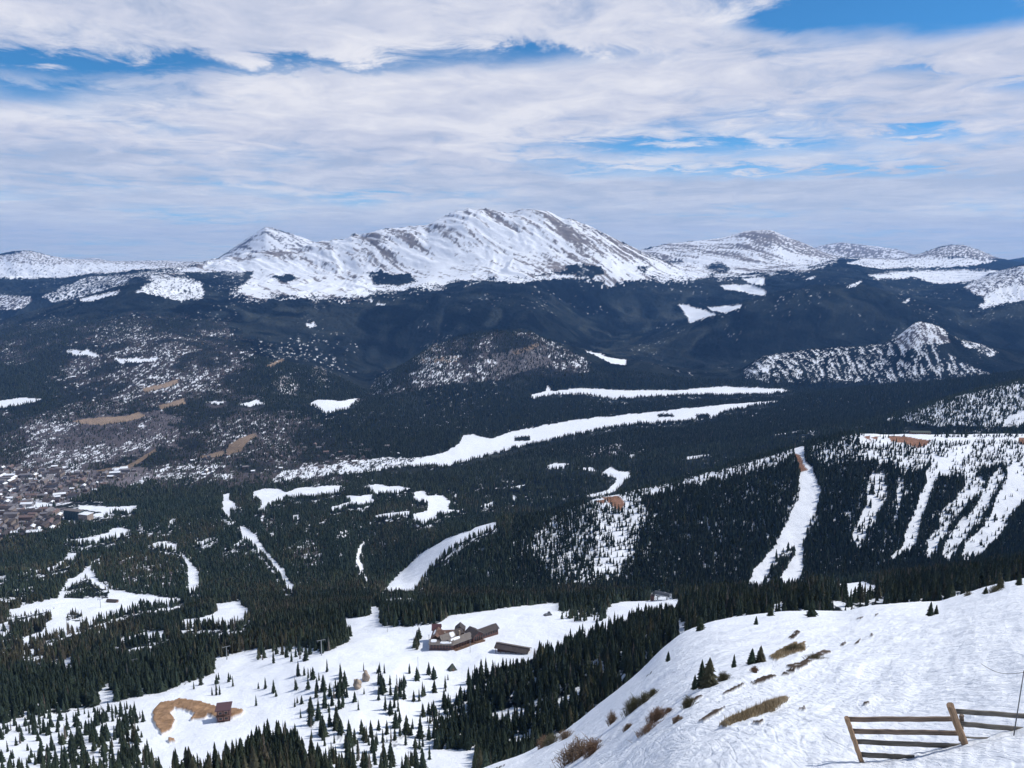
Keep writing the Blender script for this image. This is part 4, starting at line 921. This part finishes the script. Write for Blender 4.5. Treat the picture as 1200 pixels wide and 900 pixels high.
# ---- near slope: krummholz spruces and bushes
def sp(px, py, hpx, k, g, wid, label, grp='stunted spruces on the near slope'):
    q = hit(px, py); q.z -= .05
    t_ = make_tree('stunted_spruce', q, hpx * q.y / F * 1.12, k, g, wid); tag(t_, label, 'tree', grp)
sp(814, 808, 20, 0, 0, 1.3, 'short dark spruce, left of the tight trio on the near slope')
sp(822, 806, 36, 1, 0, 1.3, 'thin dark spruce in the middle of the trio on the near slope')
sp(831, 804, 36, 2, 2, 2.0, 'broad olive spruce with rusty base, right of the trio')
sp(860, 782, 17, 3, 0, 1.2, 'tiny slim spruce between the trio and the next pair')
sp(881, 778, 20, 4, 0, 1.9, 'dark left spruce of the pair above the brown turf')
sp(891, 776, 21, 5, 2, 2.0, 'olive right spruce of the pair above the brown turf')
sp(783, 775, 13, 1, 0, 1.6, 'tiny lone spruce where big stand meets the near slope')
sp(1090, 722, 18, 2, 0, 1.5, 'lone dark spruce casting a long shadow high on the near slope')
sp(1097, 720, 12, 3, 1, 1.6, 'smaller grey green spruce beside the lone dark one high up')
sp(886, 732, 11, 0, 0, 1.5, 'tiny dark spruce just under the slope crest')
sp(821, 739, 19, 4, 1, 1.7, 'dark spruce on the steep shoulder of the slope crest')
sp(811, 736, 14, 5, 0, 1.5, 'smaller spruce left of the shoulder of the slope crest')
sp(951, 723, 22, 1, 0, 2.0, 'broad dark spruce leaning over the crest, shadow on snow')
sp(903, 722, 16, 2, 1, 1.6, 'grey green spruce at the crest near the snow opening')
sp(1172, 690, 18, 3, 2, 1.7, 'yellow olive spruce at the upper right crest')
sp(1194, 686, 15, 4, 1, 1.6, 'grey green spruce at the right edge of the crest')
sp(1155, 696, 9, 5, 1, 2.2, 'low grey green spruce shrub left of the yellow one on the crest')

M_TWIG = simple('bare_twigs', (.20, .135, .085), .9); M_TWIGR = simple('rusty_twigs', (.19, .115, .07), .9); M_TWIGO = simple('olive_twigs', (.10, .09, .045), .9)
def bush(px, py, wpx, hpx, m_, label, n=130, dense=1.0):
    q = hit(px, py); r = random.Random(int(px * 7 + py)); sc = q.y / F * 1.1
    b = MB(); W, H = wpx * sc / 2, hpx * sc
    for k in range(int(n * dense)):
        x, y = r.gauss(0, .42) * W, r.gauss(0, .42) * W * .7
        hh = H * r.uniform(.45, 1.0) * max(.35, 1 - .5 * abs(x) / max(W, .01))
        dx_, dy_ = x * .35 + r.uniform(-.2, .2) * H, r.uniform(-.2, .2) * H
        z0 = ground(q.x + x, q.y + y) - q.z
        b.tube((x, y, z0 - .05), (x + dx_, y + dy_, z0 + hh), .012 * H + .004, .004, 3, cap=False)
        for e in range(3):
            f = r.uniform(.35, .9); ax, ay, az = x + dx_ * f, y + dy_ * f, z0 + hh * f
            b.tube((ax, ay, az), (ax + r.uniform(-.25, .25) * H, ay + r.uniform(-.25, .25) * H, az + r.uniform(.02, .22) * H), .009 * H + .003, .004, 3, cap=False)
    o = b.build('bush', m_, None, 0, q); tag(o, label, 'bush', 'scrubby bushes on the near slope')
bush(675, 890, 40, 30, M_TWIG, 'largest pale brown twiggy bush at the bottom of the near slope', 200)
bush(693, 884, 18, 22, M_TWIGR, 'rusty bush just right of the largest twiggy bush')
bush(662, 866, 14, 14, M_TWIG, 'thin pale brown bush above the largest twiggy bush')
bush(646, 872, 18, 16, M_TWIGO, 'olive bush at the foot of the big stand')
bush(636, 876, 12, 18, M_TWIGR, 'rusty brown bush left of the olive one at the stand foot')
bush(717, 848, 7, 17, M_TWIG, 'narrow upright brown bush midway down the slope')
bush(741, 834, 18, 22, M_TWIGO, 'dense olive bush, left of the olive row on the slope', 160)
bush(754, 824, 12, 16, M_TWIGO, 'middle olive bush of the row on the slope')
bush(764, 816, 10, 11, M_TWIGO, 'small olive bush at the upper end of the row')
bush(768, 846, 20, 20, M_TWIGR, 'rusty red bush below the olive row', 170)
bush(758, 858, 26, 12, M_TWIGR, 'low spreading rusty bush at the feet of the red one')
bush(806, 829, 12, 16, M_TWIGO, 'dark olive bush below the spruce trio')
bush(847, 798, 13, 13, M_TWIGO, 'olive bush right of the spruce trio')
bush(832, 803, 14, 10, M_TWIGR, 'rusty growth round the foot of the broad olive spruce')
bush(884, 788, 8, 9, M_TWIGR, 'little rusty bush below the spruce pair')
bush(793, 846, 10, 9, M_TWIG, 'small pale bush right of the red one')
bush(930, 762, 22, 10, M_TWIGO, 'olive scrub on top of the upper brown turf')
bush(955, 771, 22, 6, M_TWIGO, 'low dark scrub along the rocky strip')
bush(735, 855, 10, 8, M_TWIG, 'sparse small bush left of the low rusty one')
bush(1165, 694, 12, 10, M_TWIGO, 'olive scrub at the crest below the yellow spruce')
bush(1134, 698, 8, 6, M_TWIGO, 'tiny scrub on the crest left of the yellow spruce')
bush(783, 835, 8, 7, M_TWIGR, 'tiny rusty bush between the red bush and spruce trio')

def tufts():
    Vt = []; Ft = []; r = random.Random(5)
    for poly, n in (([(845,850),(872,837),(905,823),(922,819),(903,832),(880,840),(850,850)], 900), ([(903,770),(930,755),(943,754),(942,762),(912,773)], 500)):
        xs = [p_[0] for p_ in poly]; ys = [p_[1] for p_ in poly]; k = 0
        while k < n:
            x, y = r.uniform(min(xs), max(xs)), r.uniform(min(ys), max(ys))
            if not inpoly(poly, np.array([x]), np.array([y]))[0]: continue
            k += 1; q = hit(x, y)
            for e in range(3):
                a = r.uniform(0, 6.28); w = .02; h_ = r.uniform(.08, .28); ox, oy = r.uniform(-.15, .15), r.uniform(-.15, .15); i = len(Vt)
                Vt += [(q.x + ox - w * math.cos(a), q.y + oy - w * math.sin(a), q.z - .05), (q.x + ox + w * math.cos(a), q.y + oy + w * math.sin(a), q.z - .05), (q.x + ox + r.uniform(-.12, .12), q.y + oy + r.uniform(-.12, .12), q.z + h_)]
                Ft.append((i, i + 1, i + 2))
    me = fast_mesh('dry_grass', np.array(Vt), np.array(Ft), [simple('dry_grass', (.33, .26, .16), .9)])
    tag(link('dry_grass', me), 'tufts of dry brown grass on the thawed patches of the near slope', 'grass', kind='stuff')
tufts()

# ---- wooden rail fence
def wood(name, col, var=.35):
    m_, n, l, b = mat(name)
    tc = n.new('ShaderNodeTexCoord'); mp = n.new('ShaderNodeMapping'); mp.inputs['Scale'].default_value = (1.2, 22, 22)
    l.new(tc.outputs['Object'], mp.inputs['Vector'])
    nt = n.new('ShaderNodeTexNoise'); nt.inputs['Scale'].default_value = 1.6; nt.inputs['Detail'].default_value = 8; l.new(mp.outputs[0], nt.inputs['Vector'])
    cr = n.new('ShaderNodeValToRGB'); cr.color_ramp.elements[0].position = .3; cr.color_ramp.elements[1].position = .75
    cr.color_ramp.elements[0].color = tuple(c * (1 - var) for c in col) + (1,); cr.color_ramp.elements[1].color = tuple(min(1, c * (1 + var)) for c in col) + (1,)
    l.new(nt.outputs['Fac'], cr.inputs[0]); l.new(cr.outputs[0], b.inputs['Base Color']); b.inputs['Roughness'].default_value = .85
    bp = n.new('ShaderNodeBump'); bp.inputs['Strength'].default_value = .6; bp.inputs['Distance'].default_value = .01
    l.new(nt.outputs['Fac'], bp.inputs['Height']); l.new(bp.outputs[0], b.inputs['Normal']); return m_
M_POST = wood('post_wood', (.29, .19, .115), .55); M_RAIL = wood('rail_wood', (.17, .125, .095), .6); M_RAILG = wood('weathered_rail', (.12, .11, .095), .6)
def at_depth(px, py, y):
    u, t = ray(px, py); return Vector((float(u * y), y, float(t * y)))
gl = hit(1012, 893); gr = hit(1133, 871)
YL, YR = gl.y, gr.y
fence = empty('rail_fence', gl)
tag(fence, 'weathered wooden rail fence with leaning posts in the snow at the lower right', 'fence')
def beam(name, p0, p1, w, h_, m_, par, rnd=.012):
    """a slightly uneven squared or round timber between two world points"""
    p0, p1 = Vector(p0), Vector(p1); L_ = (p1 - p0).length; d_ = (p1 - p0).normalized()
    up = Vector((0, 0, 1)) if abs(d_.z) < .8 else Vector((0, 1, 0))
    s_ = d_.cross(up).normalized(); u_ = s_.cross(d_)
    n = 12; V = []; Fc = []; k = 10; r = random.Random(int(p0.x * 1000))
    for i in range(n + 1):
        f = i / n; wob = r.uniform(-rnd, rnd)
        for j in range(k):
            a = 2 * math.pi * j / k; ca, sa = math.cos(a), math.sin(a)
            e = .45 if w != h_ else 1.0
            cx_ = math.copysign(abs(ca) ** e, ca) * w / 2; cz_ = math.copysign(abs(sa) ** e, sa) * h_ / 2
            V.append((f * L_, cx_ + wob * .5, cz_ + wob))
    for i in range(n):
        for j in range(k): Fc.append((i*k+j, i*k+(j+1) % k, (i+1)*k+(j+1) % k, (i+1)*k+j))
    me = bpy.data.meshes.new(name); me.from_pydata(V, [], Fc + [tuple(range(k))[::-1], tuple(range(n*k, n*k+k))]); me.materials.append(m_)
    me.polygons.foreach_set('use_smooth', [True] * (len(Fc)) + [False, False]); me.update()
    o = link(name, me, par)
    o.matrix_local = Matrix.Translation(-par.location) @ Matrix(((d_.x, s_.x, u_.x, p0.x), (d_.y, s_.y, u_.y, p0.y), (d_.z, s_.z, u_.z, p0.z), (0, 0, 0, 1)))
    return o
print('fence depth', YL, YR)
pl0, pl1 = at_depth(1011, 896, YL), at_depth(992, 841, YL - .25)
pr0, pr1 = at_depth(1132, 876, YR), at_depth(1113, 826, YR - .3)
beam('post', pl0, pl1, .13, .13, M_POST, fence); beam('post', pr0, pr1, .19, .19, M_POST, fence)
yb = YL + .08; ye = YR + .14
for (a, c, m_) in (((992.5, 843), (1117, 842.5), M_RAIL), ((997, 857), (1124, 859), M_RAIL), ((1001, 869), (1129, 874.5), M_RAILG), ((1006, 884), (1072, 888), M_RAILG)):
    y2 = ye if c[0] > 1100 else hit(1072, 887.5).y
    beam('rail', at_depth(a[0], a[1], yb), at_depth(c[0], c[1], y2), .05, .145, m_, fence)
ye2 = YR + .5
for (a, c) in (((1120, 833.5), (1216, 840)), ((1126, 848), (1218, 857)), ((1132, 864), (1186, 866.5))):
    beam('rail', at_depth(a[0], a[1], YR + .22), at_depth(c[0], c[1], ye2 + (.3 if c[0] > 1200 else 0)), .05, .145 if c[0] > 1200 else .05, M_RAILG, fence)
pb0 = at_depth(1126, 868, YR + .36); pb1 = at_depth(1127, 838, YR + .36)
beam('post', pb0, pb1, .12, .12, M_RAIL, fence)
# ---- marker pole at the right edge
q0 = hit(1188, 862); q1 = at_depth(1200, 786, q0.y - .2)
b = MB(); b.tube((0, 0, 0), tuple(q1 - q0), .016, .011, 8); mp_ = b.build('marker_pole', M_DARKM, None, 0, q0)
tag(mp_, 'thin dark leaning marker pole behind the fence at the right edge', 'pole')
# sagging thin rope from the pole
b = MB(); prev = None; ra, rb = at_depth(1150, 778, q0.y + 3), at_depth(1199, 788, q0.y - .15)
for k in range(15):
    f = k / 14; c = ra.lerp(rb, f) + Vector((0, 0, -.16 * math.sin(math.pi * f)))
    if prev is not None: b.tube(tuple(prev - ra), tuple(c - ra), .007, None, 5)
    prev = c
tag(b.build('rope', M_RAILG, None, 0, ra), 'thin sagging grey rope tied to the marker pole', 'rope')

# ------------------------------------------------------------------ haze
b = MB(); b.box(-26500, 26500, -3000, 23600, float(Z.min()) - 5, 1050)
m_, n, l, bs = mat('air'); n.remove(bs)
pv = n.new('ShaderNodeVolumePrincipled'); pv.inputs['Color'].default_value = (.17, .43, 1, 1); pv.inputs['Density'].default_value = 2.7e-5; pv.inputs['Anisotropy'].default_value = .1
l.new(pv.outputs[0], n['Material Output'].inputs['Volume'])
hz = b.build('haze', m_); tag(hz, 'thin blue air haze over the valley and mountains', 'haze', kind='stuff')
m_.cycles.homogeneous_volume = True if hasattr(m_.cycles, 'homogeneous_volume') else False

# ------------------------------------------------------------------ sky, sun, camera
SUN_EL, SUN_AZ = 48, 78        # azimuth clockwise from the view direction (+Y)
w = bpy.data.worlds.new('World'); bpy.context.scene.world = w; w.use_nodes = True
n, l = w.node_tree.nodes, w.node_tree.links; bg = n['Background']; bg.inputs['Strength'].default_value = .1
sky = n.new('ShaderNodeTexSky'); sky.sky_type = 'NISHITA'; sky.sun_disc = False; sky.sun_elevation = math.radians(SUN_EL); sky.sun_rotation = math.radians(SUN_AZ); sky.altitude = 3500; sky.dust_density = .4; sky.ozone_density = 2.0
tc = n.new('ShaderNodeTexCoord'); sx = n.new('ShaderNodeSeparateXYZ'); l.new(tc.outputs['Generated'], sx.inputs[0])
def mth(op, a, b=None, c=None, clamp=False):
    q = n.new('ShaderNodeMath'); q.operation = op; q.use_clamp = clamp
    for i, v in enumerate((a, b, c)):
        if v is None: continue
        if isinstance(v, (int, float)): q.inputs[i].default_value = v
        else: l.new(v, q.inputs[i])
    return q.outputs[0]
X_, Y_, Z_ = sx.outputs
zz = mth('ADD', mth('MAXIMUM', Z_, 0.0), .055)
cu, cv = mth('DIVIDE', X_, zz), mth('DIVIDE', Y_, zz)
cb = n.new('ShaderNodeCombineXYZ'); l.new(cu, cb.inputs[0]); l.new(cv, cb.inputs[1])
def wnoise(scale, det, rough, off=(0, 0, 0), sc=(1, 1, 1), dist=0.0):
    mp = n.new('ShaderNodeMapping'); mp.inputs['Location'].default_value = off; mp.inputs['Scale'].default_value = sc; l.new(cb.outputs[0], mp.inputs['Vector'])
    t_ = n.new('ShaderNodeTexNoise'); t_.inputs['Scale'].default_value = scale; t_.inputs['Detail'].default_value = det; t_.inputs['Roughness'].default_value = rough; t_.inputs['Distortion'].default_value = dist
    l.new(mp.outputs[0], t_.inputs['Vector']); return t_.outputs['Fac']
n1 = wnoise(.55, 10, .58, (3.1, 1.7, 0), dist=.3)
n2 = wnoise(1.1, 8, .6, (9.1, 4.7, 0), dist=.4)
n3 = wnoise(.38, 7, .55, (1.1, 8.7, 2))
n4 = wnoise(3.2, 9, .66, (5.1, 2.7, 0), dist=.6)
ya = mth('MAXIMUM', Y_, .02)
du = mth('MULTIPLY', mth('SUBTRACT', n2, .5), .10); dv = mth('MULTIPLY', mth('SUBTRACT', n4, .5), .07)
su = mth('ADD', mth('DIVIDE', X_, ya), mth('MULTIPLY', du, 1.6)); sv = mth('ADD', mth('DIVIDE', Z_, ya), dv)
dn = mth('ADD', mth('ADD', mth('MULTIPLY', mth('SUBTRACT', n1, .5), 2.4), mth('MULTIPLY', mth('SUBTRACT', n4, .5), 1.5)), .90)
for (px, py, rx, ry, k) in ((40, 104, 100, 18, .95), (330, 76, 380, 10, .85), (20, 72, 130, 16, .6), (640, 62, 150, 8, .7), (1090, 8, 150, 24, 1.5), (930, 22, 60, 16, .8), (1085, 158, 60, 7, .75), (800, 173, 170, 8, .6), (640, 190, 60, 7, .5), (820, 204, 260, 7, .4), (1100, 205, 200, 7, .4), (1190, 100, 30, 8, .4), (1085, 86, 60, 5, .4), (420, 236, 60, 9, .35), (200, 225, 250, 10, .2)):
    u0, v0 = ray(px, py); ru, rv = rx / 930, ry / 930
    a1 = mth('POWER', mth('ABSOLUTE', mth('DIVIDE', mth('SUBTRACT', su, float(u0)), ru)), 2.0); a2 = mth('POWER', mth('ABSOLUTE', mth('DIVIDE', mth('SUBTRACT', sv, float(v0)), rv)), 2.0)
    dn = mth('SUBTRACT', dn, mth('MULTIPLY', mth('EXPONENT', mth('MULTIPLY', mth('ADD', a1, a2), -1.0)), k))
# clouds thin out overhead and behind
ov = n.new('ShaderNodeMapRange'); ov.inputs['From Min'].default_value = .38; ov.inputs['From Max'].default_value = .75; ov.inputs['To Min'].default_value = 0; ov.inputs['To Max'].default_value = .75; l.new(Z_, ov.inputs['Value'])
dn = mth('SUBTRACT', dn, ov.outputs[0])
cov = n.new('ShaderNodeMapRange'); cov.interpolation_type = 'SMOOTHSTEP'; cov.inputs['From Min'].default_value = -.15; cov.inputs['From Max'].default_value = .95; l.new(dn, cov.inputs['Value'])
cr = n.new('ShaderNodeValToRGB'); e = cr.color_ramp.elements
e[0].position = .42; e[0].color = (4.6, 5.3, 6.9, 1); e[1].position = .59; e[1].color = (8.6, 8.6, 9.1, 1)
x_ = e.new(.5); x_.color = (6.5, 6.8, 8.0, 1)
l.new(mth('ADD', mth('MULTIPLY', n3, .38), mth('ADD', mth('MULTIPLY', n2, .34), mth('MULTIPLY', n4, .28))), cr.inputs[0])
# lower clouds are greyer with distance
lo = n.new('ShaderNodeMapRange'); lo.inputs['From Min'].default_value = 0.0; lo.inputs['From Max'].default_value = .14; lo.inputs['To Min'].default_value = 1; lo.inputs['To Max'].default_value = 0; l.new(Z_, lo.inputs['Value'])
mg = n.new('ShaderNodeMix'); mg.data_type = 'RGBA'; mg.inputs['B'].default_value = (6.6, 7.7, 8.9, 1); l.new(mth('MULTIPLY', lo.outputs[0], .7), mg.inputs['Factor']); l.new(cr.outputs[0], mg.inputs['A'])
hs = n.new('ShaderNodeMix'); hs.data_type = 'RGBA'; hs.blend_type = 'MULTIPLY'; hs.inputs['Factor'].default_value = 1; hs.inputs['B'].default_value = (.40, 1.02, 1.30, 1); l.new(sky.outputs[0], hs.inputs['A'])
hz_ = n.new('ShaderNodeMapRange'); hz_.inputs['From Min'].default_value = 0.0; hz_.inputs['From Max'].default_value = .17; hz_.inputs['To Min'].default_value = .85; hz_.inputs['To Max'].default_value = 0; l.new(Z_, hz_.inputs['Value'])
h2 = n.new('ShaderNodeMix'); h2.data_type = 'RGBA'; h2.inputs['B'].default_value = (4.6, 7.1, 9.6, 1); l.new(hz_.outputs[0], h2.inputs['Factor']); l.new(hs.outputs['Result'], h2.inputs['A'])
mc = n.new('ShaderNodeMix'); mc.data_type = 'RGBA'; l.new(cov.outputs[0], mc.inputs['Factor']); l.new(h2.outputs['Result'], mc.inputs['A']); l.new(mg.outputs['Result'], mc.inputs['B'])
l.new(mc.outputs['Result'], bg.inputs['Color'])

sl = bpy.data.lights.new('sun', 'SUN'); sl.energy = 4.2; sl.angle = math.radians(.5); sl.color = (1, .96, .90)
so = bpy.data.objects.new('sun', sl); C.objects.link(so)
e_, a_ = math.radians(SUN_EL), math.radians(SUN_AZ)
dirv = Vector((math.cos(e_) * math.sin(a_), math.cos(e_) * math.cos(a_), math.sin(e_)))
so.rotation_euler = dirv.to_track_quat('Z', 'Y').to_euler(); so.location = (0, 0, 300)

cam = bpy.data.cameras.new('camera'); co = bpy.data.objects.new('camera', cam); C.objects.link(co)
cam.sensor_fit = 'HORIZONTAL'; cam.sensor_width = 36; cam.lens = 27.0; cam.clip_start = .1; cam.clip_end = 120000
co.rotation_euler = (math.radians(90) - PITCH, 0, 0)
sc = bpy.context.scene; sc.camera = co
sc.view_settings.view_transform = 'Standard'; sc.view_settings.look = 'None'; sc.view_settings.gamma = 1; sc.view_settings.exposure = 0.0
sc.render.engine = 'CYCLES'
sc.cycles.max_bounces = 5; sc.cycles.diffuse_bounces = 2; sc.cycles.volume_bounces = 0; sc.cycles.use_denoising = True
sc.cycles.use_adaptive_sampling = True; sc.cycles.adaptive_threshold = .03
